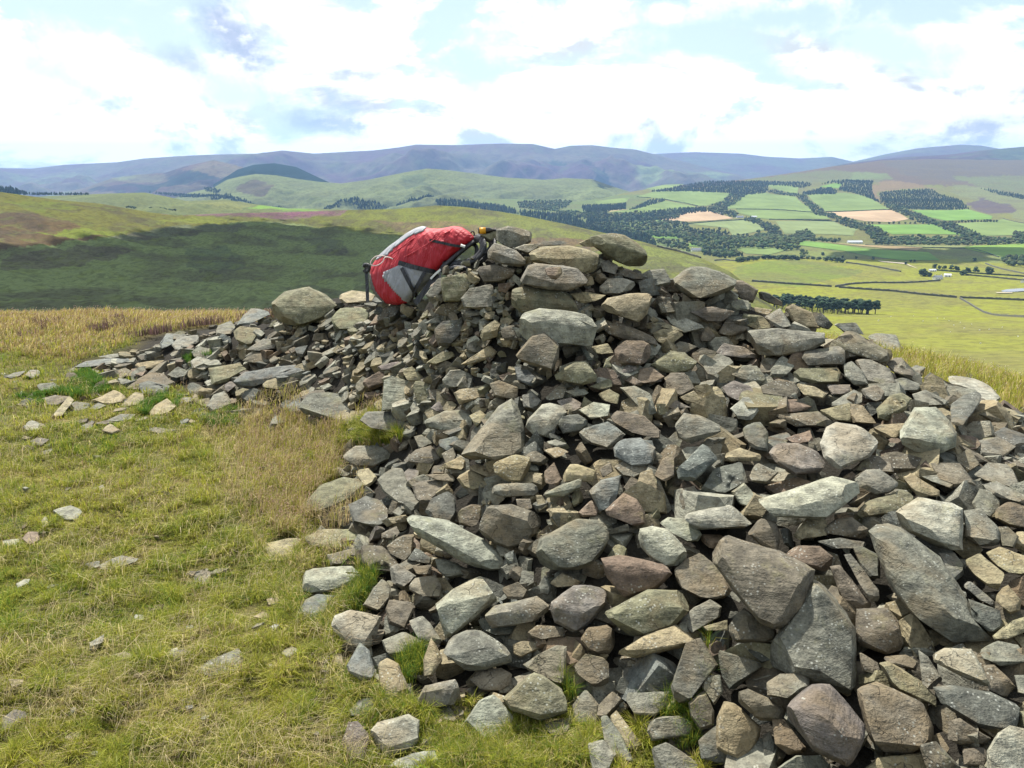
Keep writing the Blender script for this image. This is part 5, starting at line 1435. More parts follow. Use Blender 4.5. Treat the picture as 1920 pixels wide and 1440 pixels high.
# near-middle woods on the left of the valley and below the green hill
C_ = (640, 240, 3.0); D_ = (0, 240, 3.0)
for i, (s_, cr, lay, hh, kd, lab) in enumerate((
 ("530,398 700,408 830,428 960,452 1000,480 920,478 800,460 540,432", C_, L2, 18, 'conifer', 'tall pine belt behind the grass shoulder'),
 ("1005,468 1250,482 1400,530 1425,572 1300,562 1010,512", C_, L2, 17, 'conifer', 'dark pine wood below the grass shoulder'),
 ("1340,545 1500,540 1700,590 1770,640 1770,662 1600,640 1400,580", C_, L2, 16, 'conifer', 'pines running down beside the perched boulder'),
 ("990,410 1180,405 1300,412 1270,440 1180,462 1000,445", C_, L2, 13, 'mix', 'wood in front of the glen mouth'),
 ("1350,430 1600,420 1605,455 1360,462", C_, L2, 13, 'conifer', 'small square wood in the glen'),
 ("1190,462 1500,482 1900,462 1900,500 1500,520 1300,500", C_, L2, 14, 'mix', 'tree belt across the glen floor'),
 ("-20,432 300,420 500,415 540,420 500,438 -20,455", C_, L4, 15, 'conifer', 'long dark belt under the green hill'),
 ("840,360 1150,372 1240,370 1500,408 1380,405 1000,383", D_, L4, 15, 'conifer', 'pine plantation at the foot of the green hill'),
 ("1150,330 1240,340 1230,358 1150,352", D_, L4, 14, 'conifer', 'small dark wood on the side of the green hill'),
 ("1400,440 1500,420 1700,435 1560,442", D_, L4, 12, 'mix', 'scrub wood above the bright strip'),
 ("1720,435 1920,430 1920,460 1760,455", D_, L4, 14, 'conifer', 'dark belt beneath the green hill'),
 ("-200,325 0,328 60,335 170,366 100,372 -200,366", D_, L3, 14, 'conifer', 'pine wood over the shoulder of the near moor'),
 ("180,366 500,366 505,372 180,373", D_, L3, 9, 'conifer', 'thin far line of trees'),
 ("830,458 900,448 1000,460 990,466 850,466", D_, L3, 8, 'mix', 'low bushes at the foot of the knoll'),
 ("440,462 520,446 760,452 770,456 560,462", D_, L3, 8, 'mix', 'hedge of bushes by the heather'))):
    wood(conv(s_, *cr), lab, h=hh, kind=kd, layer=lay, seed=200 + i)

ORD = 'first second third fourth fifth sixth seventh eighth ninth tenth eleventh twelfth thirteenth fourteenth fifteenth sixteenth seventeenth eighteenth nineteenth twentieth'.split()
# individual trees: trunk and crown
BARK = simple('bark', (0.09, 0.07, 0.05), 0.95, var=0.2, vscale=0.8)
def crown_mesh(seed, pine):
    rs = np.random.default_rng(seed); bm = bmesh.new()
    for k in range(11 if pine else 17):
        a = rs.uniform(0, 6.28); rad = rs.uniform(0.02, 0.17 if pine else 0.26)
        z = rs.uniform(0.42, 0.9) if pine else rs.uniform(0.14, 0.78)
        s_ = rs.uniform(0.09, 0.15) if pine else rs.uniform(0.12, 0.2)
        m4 = Matrix.Translation((math.cos(a) * rad, math.sin(a) * rad, z)) @ Matrix.Diagonal((s_ * 1.1, s_ * 1.1, s_ * (0.75 if pine else 0.9), 1))
        r = bmesh.ops.create_icosphere(bm, subdivisions=1, radius=1.0, matrix=m4)
        for v in r['verts']: v.co += Vector(rs.normal(0, 0.022, 3))
    bm.verts.index_update(); V = np.array([v.co[:] for v in bm.verts]); Fc = np.array([[v.index for v in f.verts] for f in bm.faces]); bm.free()
    return mesh_np('crown', V, Fc, np.tile(np.array((0.028, 0.050, 0.026) if pine else (0.042, 0.066, 0.026)) * rs.uniform(.85, 1.2), (len(V), 1)), smooth=False)
def trunk_mesh(pine):
    bm = bmesh.new()
    bmesh.ops.create_cone(bm, segments=6, radius1=0.022, radius2=0.010, depth=0.8, matrix=Matrix.Translation((0, 0, 0.36)))
    for a in (0.4, 2.4, 4.6):
        bmesh.ops.create_cone(bm, segments=4, radius1=0.008, radius2=0.003, depth=0.3, matrix=Matrix.Translation((0.07 * math.cos(a), 0.07 * math.sin(a), 0.6)) @ Matrix.Rotation(a, 4, 'Z') @ Matrix.Rotation(0.7, 4, 'Y'))
    me = bpy.data.meshes.new('trunk'); bm.to_mesh(me); bm.free(); return me
CR_P = [crown_mesh(500 + i, True) for i in range(4)]; CR_B = [crown_mesh(520 + i, False) for i in range(4)]; TR = trunk_mesh(True)
for c in CR_P + CR_B: c.materials.append(FOL)
TR.materials.append(BARK)
def tree(px, py, h, pine, label, group, layer=None, wide=1.0):
    q = (layer or L2).point(np.array(px, float), np.array(py, float))
    root = empty('pine_tree' if pine else 'tree', tuple(q), random.uniform(0, 6.28)); root.scale = (h * wide, h * wide, h)
    tag(root, label, 'tree', group)
    link('crown', (CR_P if pine else CR_B)[random.randrange(4)], None, root); link('trunk', TR, None, root)
    return root
E_ = (1340, 430, 3.31)
top = [(372, 408), (470, 400), (600, 415), (700, 425), (800, 445), (900, 458), (1000, 490)]; bot = [(430, 490), (560, 500), (640, 520), (740, 527), (840, 524), (930, 528), (990, 520)]
i = 0
for r_ in range(8):
    t = r_ / 7.0
    for k in range(15):
        f = (k + random.uniform(-0.35, 0.35)) / 14.0
        tx = 380 + f * 610; ty = np.interp(tx, [p[0] for p in top], [p[1] for p in top]); by = np.interp(tx, [p[0] for p in bot], [p[1] for p in bot])
        yb = by * t + (ty + 52) * (1 - t)
        if yb > by + 3: continue
        lab = 'pine inside the dense grove on the yellow-green hillside' if t < 0.95 else ORD[k] + ' pine from the left along the open lower edge of the grove'
        tree(1340 + tx / 3.31, 430 + yb / 3.31, random.uniform(12.5, 18.5), True, lab, 'pines of the hillside grove' if t < 0.95 else 'pines along the lower edge of the grove', wide=1.25)
for k, (x, y, h) in enumerate(((140, 210, 13), (170, 208, 15), (205, 206, 15), (240, 204, 14), (265, 198, 13), (300, 196, 14), (335, 194, 15), (368, 192, 13), (400, 198, 16), (432, 200, 17), (465, 202, 15), (500, 200, 16), (540, 196, 15), (575, 190, 11),
  (610, 196, 11), (645, 200, 11), (690, 206, 14), (725, 210, 17), (760, 214, 16), (790, 216, 14))):
    tree(1340 + x / 3.31, 430 + y / 3.31, h * 0.92, False, ORD[k] + ' tree from the left in the dark belt above the yellow-green slope', 'broadleaf trees of the dark belt', wide=1.9)
for x, y, h, lab in ((1280, 282, 16, 'tallest dark tree left of the white farmhouse'), (1305, 284, 13, 'dark tree touching the left side of the farmhouse'), (1330, 286, 11, 'low dark tree right against the farmhouse'), (1362, 248, 12, 'first tree of the row behind the farmhouse'),
  (1395, 250, 9, 'small second tree behind the farmhouse'), (1425, 252, 10, 'third tree of the row behind the farmhouse'), (1465, 256, 12, 'fourth tree of the row behind the farmhouse'), (1500, 258, 12, 'last tree of the row behind the farmhouse'),
  (1543, 285, 13, 'dark rounded tree right of the farm buildings'), (1570, 268, 12, 'spreading tree behind the dark rounded one'), (1618, 272, 14, 'lone round tree in the open pasture right of the farm'), (1702, 282, 17, 'largest lone round tree standing in open pasture'),
  (985, 184, 9, 'lone round bush-like tree on the meadow strip'), (672, 146, 10, 'lone tree at the left end of the hay strip'), (795, 162, 8, 'small pale tree by the hay strip'), (880, 172, 8, 'thin pale tree above the wall'), (1185, 222, 8, 'scrubby tree on the lane to the farm'), (1215, 205, 7, 'low thorn tree above the farm lane'),
  (1240, 206, 7, 'second low thorn tree above the farm lane'), (1612, 200, 11, 'tree on the dull strip before the lime meadow')):
    tree(1340 + x / 3.31, 430 + y / 3.31, h, False, lab, None, wide=1.35)
for k in range(17):
    f = k / 16; tree(1500 + (1255 + f * 430) / 4.571, 260 + (722 - 4 * math.sin(f * 3)) / 4.571 + 0.5, random.uniform(9, 14), False, ORD[k] + ' tree from the left in the open row between the two bright fields', 'trees of the row between bright fields', wide=1.3)
for k, x in enumerate((500, 555, 590, 620, 680, 765, 800, 850, 905, 945, 985)):
    tree(1500 + x / 4.571, 260 + 722 / 4.571, random.uniform(8, 13), False, ORD[k] + ' hedge tree from the left under the tan stubble field', 'hedge trees under the stubble field', wide=1.3)
for k, (x, y) in enumerate(((610, 690), (640, 688), (665, 684), (690, 682), (715, 680), (745, 676), (770, 672))):
    tree(1100 + x / 4.683, 260 + y / 4.683, random.uniform(14, 18), True, ORD[k] + ' pine from the left in the gap-toothed row by the stubble', 'pines of the gap-toothed row', wide=1.2)
for k, (x, y) in enumerate(((1330, 838), (1375, 840), (1410, 838), (1500, 842))):
    tree(1100 + x / 4.683, 260 + y / 4.683, 13, False, ORD[k] + ' round tree from the left at the lower edge of the curved field', 'round trees under the curved field', wide=1.2)
# ---------------- walls and hedges between fields
WALLM = simple('field wall', (0.10, 0.10, 0.075), 0.95, var=0.35, vscale=0.3)
HEDG = simple('hedge', (0.035, 0.055, 0.025), 0.95, var=0.4, vscale=0.3)
def boundary(pts, label, w=1.6, h=1.7, mat=None, name='field_wall', layer=None):
    layer = layer or L2; q = []
    for (x0, y0), (x1, y1) in zip(pts[:-1], pts[1:]):
        k = max(2, int(math.hypot(x1 - x0, y1 - y0) / 3))
        for j in range(k): q.append((x0 + (x1 - x0) * j / k, y0 + (y1 - y0) * j / k))
    q.append(pts[-1]); q = np.array(q); c = layer.point(q[:, 0], q[:, 1])
    tn = np.gradient(c, axis=0); tn[:, 2] = 0; tn /= np.linalg.norm(tn, axis=1)[:, None] + 1e-9; nn_ = np.stack([-tn[:, 1], tn[:, 0], np.zeros(len(c))], 1)
    hh = 0.6 + h * (1 + 0.25 * np.sin(np.arange(len(c)) * 1.7) * np.cos(np.arange(len(c)) * 0.6))
    up = np.stack([0 * hh, 0 * hh, hh], 1); dn = np.array([0, 0, -2.0])
    rows = np.stack([c - nn_ * w * 0.5 + dn, c - nn_ * w * 0.42 + up, c + nn_ * w * 0.42 + up, c + nn_ * w * 0.5 + dn], 1)
    me = mesh_np(name, rows.reshape(-1, 3), grid_faces(len(c), 4), smooth=False)
    o = link(name, me, mat or WALLM); tag(o, label, 'wall' if name == 'field_wall' else 'hedge'); return o
for s_, cr, lab, w_, h_, kind_ in (
 ("230,338 420,350 725,364", E_, 'dark drystone wall running in from behind the cairn, above the grove', 2.6, 2.4, 0), ("750,364 850,345 1000,323 1150,318 1400,308", E_, 'curving wall that climbs to the white farmhouse', 2.4, 2.2, 0),
 ("770,368 1100,386 1300,408 1500,425", E_, 'long straight wall crossing the yellow-green hillside above the grove', 2.8, 2.6, 0), ("1520,427 1700,435 1960,447", E_, 'wall continuing towards the pond side past the fork', 2.6, 2.4, 0),
 ("1522,430 1700,500 1960,592", E_, 'thin wall slanting down from the fork across the hillside', 1.8, 1.6, 0), ("815,216 960,232 1155,262", E_, 'wall leaving the right end of the dark tree belt', 2.6, 2.4, 0),
 ("1560,285 1720,300 1960,325", E_, 'wall under the lone round trees', 2.2, 2.2, 0), ("1350,256 1600,276 1960,300", E_, 'hedge behind the farm buildings running past the round trees', 3.0, 2.0, 1), ("1680,208 1800,245 1960,290", E_, 'faint wall slanting over the olive pasture', 2.0, 2.0, 0),
 ("0,197 60,193 150,208", E_, 'short wall left of the dark tree belt', 2.4, 2.2, 0), ("220,622 500,618 775,615", B_, 'hedge between the rounded green field and the stubble', 4, 2.5, 1), ("-40,700 340,713", B_, 'hedge left of the winding strip, under two green fields', 4, 2.5, 1),
 ("1310,618 1700,630 2020,645", A_, 'hedge below the domed green field', 4, 2.4, 1), ("1600,708 1920,718 2150,722", A_, 'hedge right of the farm above the rough pasture', 4, 2.6, 1), ("900,762 1130,735 1380,712", A_, 'hedge between stubble and curved field', 5, 3, 1),
 ("690,535 850,562 975,592", A_, 'hedge slanting between the two fields under the ridge wood', 5, 3, 1), ("440,512 560,522", A_, 'short hedge at the end of the shelter belt', 4, 2.5, 1),
 ("1740,685 1850,712 2100,760", B_, 'track-side wall right of the tree row', 3, 2, 0), ("560,905 1000,950 1460,955 1700,1020", B_, 'fence-like hedge through the meadow strips', 2.5, 1.8, 1)):
    boundary(conv(s_, *cr), lab, w_, h_, HEDG if kind_ else None, 'hedge' if kind_ else 'field_wall')
boundary(conv("620,950 800,990 1000,1050", *A_), 'thin wall down the grass shoulder beside the perched boulder', 2.0, 1.8, None, 'field_wall', L1)
# ---------------- buildings
WHITE = simple('white render', (0.78, 0.77, 0.73), 0.8, var=0.05, vscale=0.5); SLATE = simple('slate roof', (0.20, 0.21, 0.24), 0.6, var=0.2, vscale=0.8); TINR = simple('pale metal roof', (0.62, 0.64, 0.68), 0.4, var=0.08, vscale=0.4); DARKG = simple('dark glass', (0.03, 0.035, 0.04), 0.2)
def house(px, py, L, Wd, hh, rz, label, cat='house', roofm=None, chim=True, layer=None):
    q = (layer or L2).point(np.array(px, float), np.array(py, float)); root = empty('farmhouse' if cat == 'house' else 'barn', tuple(q), rz); tag(root, label, cat)
    def bx(name, x0, x1, y0, y1, z0, z1, mt, par=root):
        return link(name, box_mesh(name, (x0, y0, z0), (x1, y1, z1)), mt, par)
    w = bx('wall', -L / 2, L / 2, -Wd / 2, Wd / 2, -2, hh, WHITE)
    r = bpy.data.meshes.new('roof'); a, c, e = L / 2 + 0.5, Wd / 2 + 0.5, hh + Wd * 0.38
    r.from_pydata([(-a, -c, hh - .1), (a, -c, hh - .1), (a, c, hh - .1), (-a, c, hh - .1), (-a, 0, e), (a, 0, e)], [], [(0, 1, 5, 4), (3, 4, 5, 2), (0, 4, 3), (1, 2, 5), (0, 3, 2, 1)]); r.update()
    ro = link('roof', r, roofm or SLATE, root)
    if chim:
        for sx in (-1, 1): bx('chimney', sx * L * 0.42 - 0.6, sx * L * 0.42 + 0.6, -0.6, 0.6, e - 1.0, e + 1.4, WHITE, ro)
    n = max(2, int(L / 4.5))
    for i in range(n):
        x = -L / 2 + (i + 0.5) * L / n; bx('window' if chim else 'door', x - 0.6, x + 0.6, -Wd / 2 - 0.06, -Wd / 2 + 0.05, 0.9 if chim else 0, 2.3 if chim else 3, DARKG)
    return root
house(1340 + 1385 / 3.31, 430 + 300 / 3.31, 17, 8, 4.5, 0.25, 'white farmhouse with grey roof among dark trees')
house(1340 + 1445 / 3.31, 430 + 290 / 3.31, 12, 7, 3.6, -0.3, 'smaller pale farm building beside the farmhouse', 'barn', TINR, False)
house(1340 + 1350 / 3.31, 430 + 262 / 3.31, 14, 6, 2.6, 0.1, 'low pale-roofed shed behind the farm trees', 'barn', TINR, False)
house(1340 + 1925 / 3.31, 430 + 332 / 3.31, 14, 8, 4.5, 0.5, 'white house cut by the picture edge above the pond')
house(1500 + 470 / 4.571, 260 + 880 / 4.571, 46, 12, 4.5, 0.05, 'long white barn by the wooded strip', 'barn', TINR, False)
house(1100 + 1345 / 4.683, 260 + 692 / 4.683, 30, 11, 5, 0.1, 'white farm range beside the stubble field')
house(1100 + 1470 / 4.683, 260 + 688 / 4.683, 22, 9, 4, 0.0, 'white barn at the end of the wooded bank', 'barn', TINR, False)
house(1100 + 1185 / 4.683, 260 + 664 / 4.683, 14, 8, 5, 0.0, 'small white cottage at the tip of the stubble field')
house(1100 + 1298 / 4.683, 260 + 908 / 4.683, 15, 8, 6, 0.2, 'white house among the riverside trees')
house(1100 + 960 / 4.683, 260 + 985 / 4.683, 26, 10, 5, 0.15, 'grey-roofed house at the lower edge of the valley wood')
# pond and lane
m, N, b = new_mat('pond water'); b.inputs['Base Color'].default_value = (0.03, 0.04, 0.05, 1); b.inputs['Roughness'].default_value = 0.04; WATER = m
def ribbon(poly, name, mat, label, up):
    c = [Vector(p) for p in poly]; r = delaunay_2d_cdt(c, [], [list(range(len(c)))], 1, 0.01)
    v2 = np.array([v[:] for v in r[0]]); Pt = L2.point(v2[:, 0], v2[:, 1], up)
    if name == 'pond': Pt[:, 2] = Pt[:, 2].mean() + 1.0
    tr = np.array([f for f in r[2]]); a, b_, c_ = Pt[tr[:, 0]], Pt[tr[:, 1]], Pt[tr[:, 2]]; fl = np.cross(b_ - a, c_ - a)[:, 2] < 0; tr[fl] = tr[fl][:, ::-1]
    o = link(name, mesh_np(name, Pt, tr), mat); tag(o, label, kind='structure')
ribbon(conv("1775,394 1810,388 1900,384 1960,384 1960,393 1850,399 1785,399", *E_), 'pond', WATER, 'small bright pond at the right edge', 1.0)
TRACK = simple('pale track', (0.42, 0.36, 0.27), 0.95, var=0.15, vscale=0.05)
ribbon(conv("1740,401 1800,402 1850,405 1840,408 1750,405", *E_), 'path', TRACK, 'bare earth bank of the pond', 1.3)
ribbon(conv("1010,190 1030,200 1180,215 1250,245 1260,250 1180,221 1030,206", *E_), 'road', TRACK, 'pale farm lane', 1.3)
# sheep scattered over the slope below
SHEEP = simple('fleece', (0.72, 0.70, 0.64), 0.95, var=0.05, vscale=4)
bm = bmesh.new()
bmesh.ops.create_icosphere(bm, subdivisions=2, radius=1, matrix=Matrix.Translation((0, 0, 0.62)) @ Matrix.Diagonal((0.58, 0.27, 0.30, 1)))
bmesh.ops.create_icosphere(bm, subdivisions=1, radius=1, matrix=Matrix.Translation((0.66, 0, 0.62)) @ Matrix.Rotation(0.6, 4, 'Y') @ Matrix.Diagonal((0.20, 0.09, 0.11, 1)))
bmesh.ops.create_icosphere(bm, subdivisions=1, radius=1, matrix=Matrix.Translation((0.50, 0, 0.70)) @ Matrix.Diagonal((0.18, 0.13, 0.16, 1)))
for sx, sy in ((-.36, .14), (-.36, -.14), (.32, .14), (.32, -.14)):
    bmesh.ops.create_cone(bm, segments=5, radius1=0.03, radius2=0.06, depth=0.46, matrix=Matrix.Translation((sx, sy, 0.23)))
SM = bpy.data.meshes.new('sheep'); bm.to_mesh(SM); bm.free(); SM.materials.append(SHEEP)
for x, y in ((1012, 595), (1090, 560), (1232, 553), (1015, 590), (1290, 600), (1378, 582), (1420, 583), (1450, 600), (1480, 625), (1520, 612), (1545, 640), (1590, 622), (1640, 650), (1700, 648), (1780, 640), (1880, 680), (1650, 705), (1460, 655)):
    o = link('sheep', SM); o.location = tuple(L2.point(np.array(1340 + x / 3.31), np.array(430 + y / 3.31))); o.rotation_euler = (0, 0, random.uniform(0, 6.28))
    tag(o, 'tiny white sheep grazing on the slope below the cairn', 'sheep', 'sheep scattered on the slope below')
# ------------------------------------------------------------------ rucksack leaning on the cairn (measured in a 5.333x crop at 660,400)
KX, KY, KS = 660.0, 400.0, 5.3333
def pk(x, y, w=0.0):
    """crop point -> world; w = metres in front of (negative) or behind the rucksack's middle plane"""
    px, py = KX + x / KS, KY + y / KS
    d = 5.14 - (px - 690) / 220.0 * 0.80
    return at(np.float64(px), np.float64(py), d + w)
PAIRS = [((178, 600), (178, 665), .03), ((192, 530), (198, 760), .085), ((232, 468), (258, 845), .115), ((285, 408), (330, 902), .135), ((370, 332), (450, 918), .15), ((450, 275), (555, 902), .155), ((550, 198), (660, 800), .155),
         ((640, 150), (760, 690), .15), ((705, 130), (860, 592), .145), ((785, 150), (940, 505), .14), ((870, 152), (1020, 425), .13), ((950, 140), (1090, 372), .12), ((1015, 124), (1150, 326), .11), ((1100, 136), (1200, 288), .085), ((1170, 182), (1232, 262), .055), ((1212, 222), (1240, 248), .015)]
NS, NA = 110, 72
si = np.linspace(0, len(PAIRS) - 1, NS); idx = np.arange(len(PAIRS))
def smooth_interp(v):
    v = np.array(v, float); f = np.interp(si, idx, v)
    k = np.array([1, 2, 3, 2, 1.]); k /= k.sum(); g = np.convolve(np.pad(f, 2, mode='edge'), k, 'valid'); return g
tx, ty = smooth_interp([p[0][0] for p in PAIRS]), smooth_interp([p[0][1] for p in PAIRS])
bx_, by_ = smooth_interp([p[1][0] for p in PAIRS]), smooth_interp([p[1][1] for p in PAIRS]); hb = smooth_interp([p[2] for p in PAIRS])
BX = np.zeros((NS, NA)); BY = np.zeros((NS, NA)); BW = np.zeros((NS, NA))
BXY = lambda i: (tx[i], ty[i])
for i in range(NS):
    for j in range(NA):
        a = 2 * math.pi * j / NA; c, s = math.cos(a), math.sin(a)
        f = 0.5 * (1 - math.copysign(abs(c) ** 0.8, c)); wv = -math.copysign(abs(s) ** 0.72, s) * hb[i]
        # long creases along the cloth, seams that pull it in
        cr = 0.012 * math.sin(i * 0.55 + 5 * f + 1.2 * math.sin(i * 0.13)) * math.sin(f * 9 + i * 0.21) + 0.006 * math.sin(i * 1.3 - f * 14) + 0.006 * math.sin(f * 21 + i * 0.06)
        wv *= 1 + (cr * 2.2 + 0.05 * mnoise.noise(Vector((BXY(i)[0] * 0.011, BXY(i)[1] * 0.011 + f * 4.2, f * 2.0))) + 0.035 * abs(mnoise.noise(Vector((i * 0.10 + f * 3.0, f * 7 - i * 0.05, 3.0))))) * (1 if 3 < i < NS - 2 else 0)
        BX[i, j] = tx[i] + (bx_[i] - tx[i]) * f; BY[i, j] = ty[i] + (by_[i] - ty[i]) * f; BW[i, j] = wv
PV = np.array([[pk(BX[i, j], BY[i, j], BW[i, j]) for j in range(NA)] for i in range(NS)])
pbase = pk(330, 905, 0.0)
pack = empty('rucksack', tuple(pbase)); tag(pack, 'red and grey rucksack with black straps propped on the cairn stones', 'rucksack')
def cloth(name, col, rough=0.62, sc=900.0):
    m, N, b = new_mat(name)
    tc = N.node('ShaderNodeTexCoord').outputs['Object']
    n1 = N.noise(tc, 14, 4, 0.6); n2 = N.noise(N.mapping(tc, rot=(0.3, 0.5, 0.2), scale=(1, 3, 1)), 7, 4, 0.5, dist=0.9)
    N.l.new(N.mix(n1, tuple(x * 0.82 for x in col), tuple(min(1, x * 1.12) for x in col)), b.inputs['Base Color'])
    b.inputs['Roughness'].default_value = rough; b.inputs['Specular IOR Level'].default_value = 0.35
    if 'Sheen Weight' in b.inputs: b.inputs['Sheen Weight'].default_value = 0.0
    bn = N.node('ShaderNodeBump'); bn.inputs['Strength'].default_value = 0.8; bn.inputs['Distance'].default_value = 0.035
    N.l.new(N.math('ADD', n2, N.math('MULTIPLY', N.noise(tc, sc, 2), 0.02)), bn.inputs['Height']); N.l.new(bn.outputs[0], b.inputs['Normal'])
    return m
RED = cloth('red nylon', (0.37, 0.008, 0.019)); GREYC = cloth('grey nylon', (0.27, 0.28, 0.30)); DKG = cloth('dark base cloth', (0.13, 0.12, 0.11)); BLK = cloth('black webbing', (0.012, 0.013, 0.016), 0.55)
PALE = simple('pale cord', (0.62, 0.50, 0.47), 0.6, var=0.05); SILV = simple('white webbing', (0.6, 0.6, 0.57), 0.6, var=0.05)
fq = []
for i in range(NS - 1):
    for j in range(NA):
        fq.append((i * NA + j, i * NA + (j + 1) % NA, (i + 1) * NA + (j + 1) % NA, (i + 1) * NA + j))
fq = np.array(fq); fx = BX.ravel()[fq].mean(1); fy = BY.ravel()[fq].mean(1); fw = BW.ravel()[fq].mean(1)
POCK = P("312,650 316,605 345,572 445,528 480,500 560,530 700,560 835,582 800,640 720,760 650,845 575,897 520,872 450,805 380,722 330,665")
PANEL = P("240,470 262,420 450,262 560,178 690,110 745,140 712,178 640,205 600,212 520,268 420,352 345,425 300,436")
BASE = P("150,600 186,610 205,690 232,770 285,842 335,895 330,930 150,930")
HARN = P("560,925 640,850 720,760 800,650 850,600 905,520 1020,408 1140,312 1250,240 1270,280 1100,450 900,640 700,930")
reg = np.zeros(len(fq), int)
reg[inpoly(fx, fy, PANEL)] = 2; reg[inpoly(fx, fy, POCK) & (fw < 0)] = 1; reg[inpoly(fx, fy, BASE)] = 3; reg[inpoly(fx, fy, HARN) & (reg != 1)] = 4
nrm = np.zeros_like(PV.reshape(-1, 3)); pvf = PV.reshape(-1, 3)
fn = np.cross(pvf[fq[:, 2]] - pvf[fq[:, 0]], pvf[fq[:, 3]] - pvf[fq[:, 1]]); 
for k in range(4): np.add.at(nrm, fq[:, k], fn)
cen_ = pvf.reshape(NS, NA, 3).mean(1); out_ = (pvf.reshape(NS, NA, 3) - cen_[:, None]).reshape(-1, 3)
nrm /= np.linalg.norm(nrm, axis=1)[:, None] + 1e-12
if (nrm * out_).sum() < 0: nrm = -nrm; fq = fq[:, ::-1]
def piece(name, r, mat, off, label=None):
    k = reg == r; f = fq[k]; u, invx = np.unique(f, return_inverse=True); f = invx.reshape(f.shape)
    v = pvf[u] + nrm[u] * off - pbase
    me = mesh_np(name, v, f); o = link(name, me, mat, pack)
    if off > 0.0:
        md = o.modifiers.new('thick', 'SOLIDIFY'); md.thickness = off + 0.004; md.offset = -1
    if label: o['label'] = label
    return o
piece('body', 0, RED, 0.0); piece('side_pocket', 1, GREYC, 0.004, 'grey stretch side pocket'); piece('front_panel', 2, GREYC, 0.003, 'pale grey front panel'); piece('base_panel', 3, DKG, 0.003); piece('back_panel', 4, BLK, 0.003, 'black padded back panel')
KDT = KDTree(NS * NA // 2 + NS); fr = []
for i in range(NS):
    for j in range(NA):
        if BW[i, j] <= 0.0: fr.append((BX[i, j], BY[i, j], BW[i, j]))
KDT = KDTree(len(fr))
for i, q in enumerate(fr): KDT.insert((q[0], q[1], 0), i)
KDT.balance()
def surf_w(x, y):
    hits = KDT.find_n((x, y, 0), 4); d = min(h[2] for h in hits)
    if d > 40: return None
    return float(np.mean([fr[h[1]][2] for h in hits]))
def path(pts, n=24):
    q = [np.array(p, float) for p in pts]; out = []
    m_ = len(q)
    for i in range(m_ - 1):
        p0, p1, p2, p3 = q[max(i - 1, 0)], q[i], q[i + 1], q[min(i + 2, m_ - 1)]
        for t in np.linspace(0, 1, n, endpoint=False):
            out.append(0.5 * (2 * p1 + (p2 - p0) * t + (2 * p0 - 5 * p1 + 4 * p2 - p3) * t * t + (3 * p1 - p0 - 3 * p2 + p3) * t ** 3))
    out.append(q[-1]); return np.array(out)
def strap(name, pts, width, mat=BLK, w=None, thick=0.004, on=0.006, label=None, parent=None):
    """a flat webbing strip; w: fixed (start,end) depth or None = lies on the bag"""
    c = path(pts, 8); n = len(c); ws = []
    for i, (x, y) in enumerate(c[:, :2]):
        if w is None:
            s_ = surf_w(x, y); ws.append((s_ if s_ is not None else (ws[-1] + on if ws else -0.1)) - on)
        else: ws.append(w[0] + (w[1] - w[0]) * i / (n - 1))
    ws = np.array(ws)
    if w is None and n > 4: ws = np.convolve(np.pad(ws, 2, mode='edge'), np.ones(5) / 5, 'valid')
    tn = np.gradient(c[:, :2], axis=0); tn /= np.linalg.norm(tn, axis=1)[:, None] + 1e-9; sd = np.stack([-tn[:, 1], tn[:, 0]], 1) * width / 2
    rows = []
    for i in range(n):
        a, b_ = c[i, :2] - sd[i], c[i, :2] + sd[i]
        rows.append([pk(a[0], a[1], ws[i] - thick), pk(b_[0], b_[1], ws[i] - thick), pk(b_[0], b_[1], ws[i] + thick), pk(a[0], a[1], ws[i] + thick)])
    V = np.array(rows).reshape(-1, 3) - pbase; F_ = []
    for i in range(n - 1):
        for k in range(4): F_.append((i * 4 + k, i * 4 + (k + 1) % 4, i * 4 + 4 + (k + 1) % 4, i * 4 + 4 + k))
    F_.append((3, 2, 1, 0)); F_.append((n * 4 - 4, n * 4 - 3, n * 4 - 2, n * 4 - 1))
    me = mesh_np(name, V, np.array(F_), smooth=False); o = link(name, me, mat, parent or pack)
    if label: o['label'] = label
    return o
def tube(name, pts3, r, mat, parent=None, closed=False):
    """round or padded strap through (x, y, w) points, r in crop pixels (may be (r_in_plane, r_depth))"""
    c = path(pts3, 10); n = len(c); r1, r2 = r if isinstance(r, tuple) else (r, r * 0.000562 * 5.333 / 5.333)
    tn = np.gradient(c[:, :2], axis=0); tn /= np.linalg.norm(tn, axis=1)[:, None] + 1e-9; V = []
    for i in range(n):
        for k in range(8):
            a = k * math.pi / 4; q = c[i, :2] + np.array([-tn[i, 1], tn[i, 0]]) * r1 * math.cos(a)
            V.append(pk(q[0], q[1], c[i, 2] + r2 * math.sin(a)) - pbase)
    F_ = [(i * 8 + k, i * 8 + (k + 1) % 8, i * 8 + 8 + (k + 1) % 8, i * 8 + 8 + k) for i in range(n - 1) for k in range(8)]
    for e in (0, (n - 1) * 8):
        F_.append((e, e + 1, e + 2, e + 3)); F_.append((e, e + 3, e + 4, e + 7)); F_.append((e + 4, e + 5, e + 6, e + 7))
    return link(name, mesh_np(name, np.array(V), np.array(F_)), mat, parent or pack)
strap('compression_strap', [(775, 268), (880, 290), (1000, 318), (1130, 338)], 27)
strap('compression_strap', [(462, 492), (600, 532), (720, 562), (850, 590)], 46, on=0.012)
strap('pocket_strap', [(495, 545), (555, 665), (620, 785), (655, 845)], 36, on=0.012)
strap('pocket_strap', [(725, 590), (670, 690), (615, 795), (585, 885)], 36, on=0.015)
strap('pocket_strap', [(865, 610), (790, 690), (710, 800), (630, 900)], 56, w=(-0.13, -0.15))
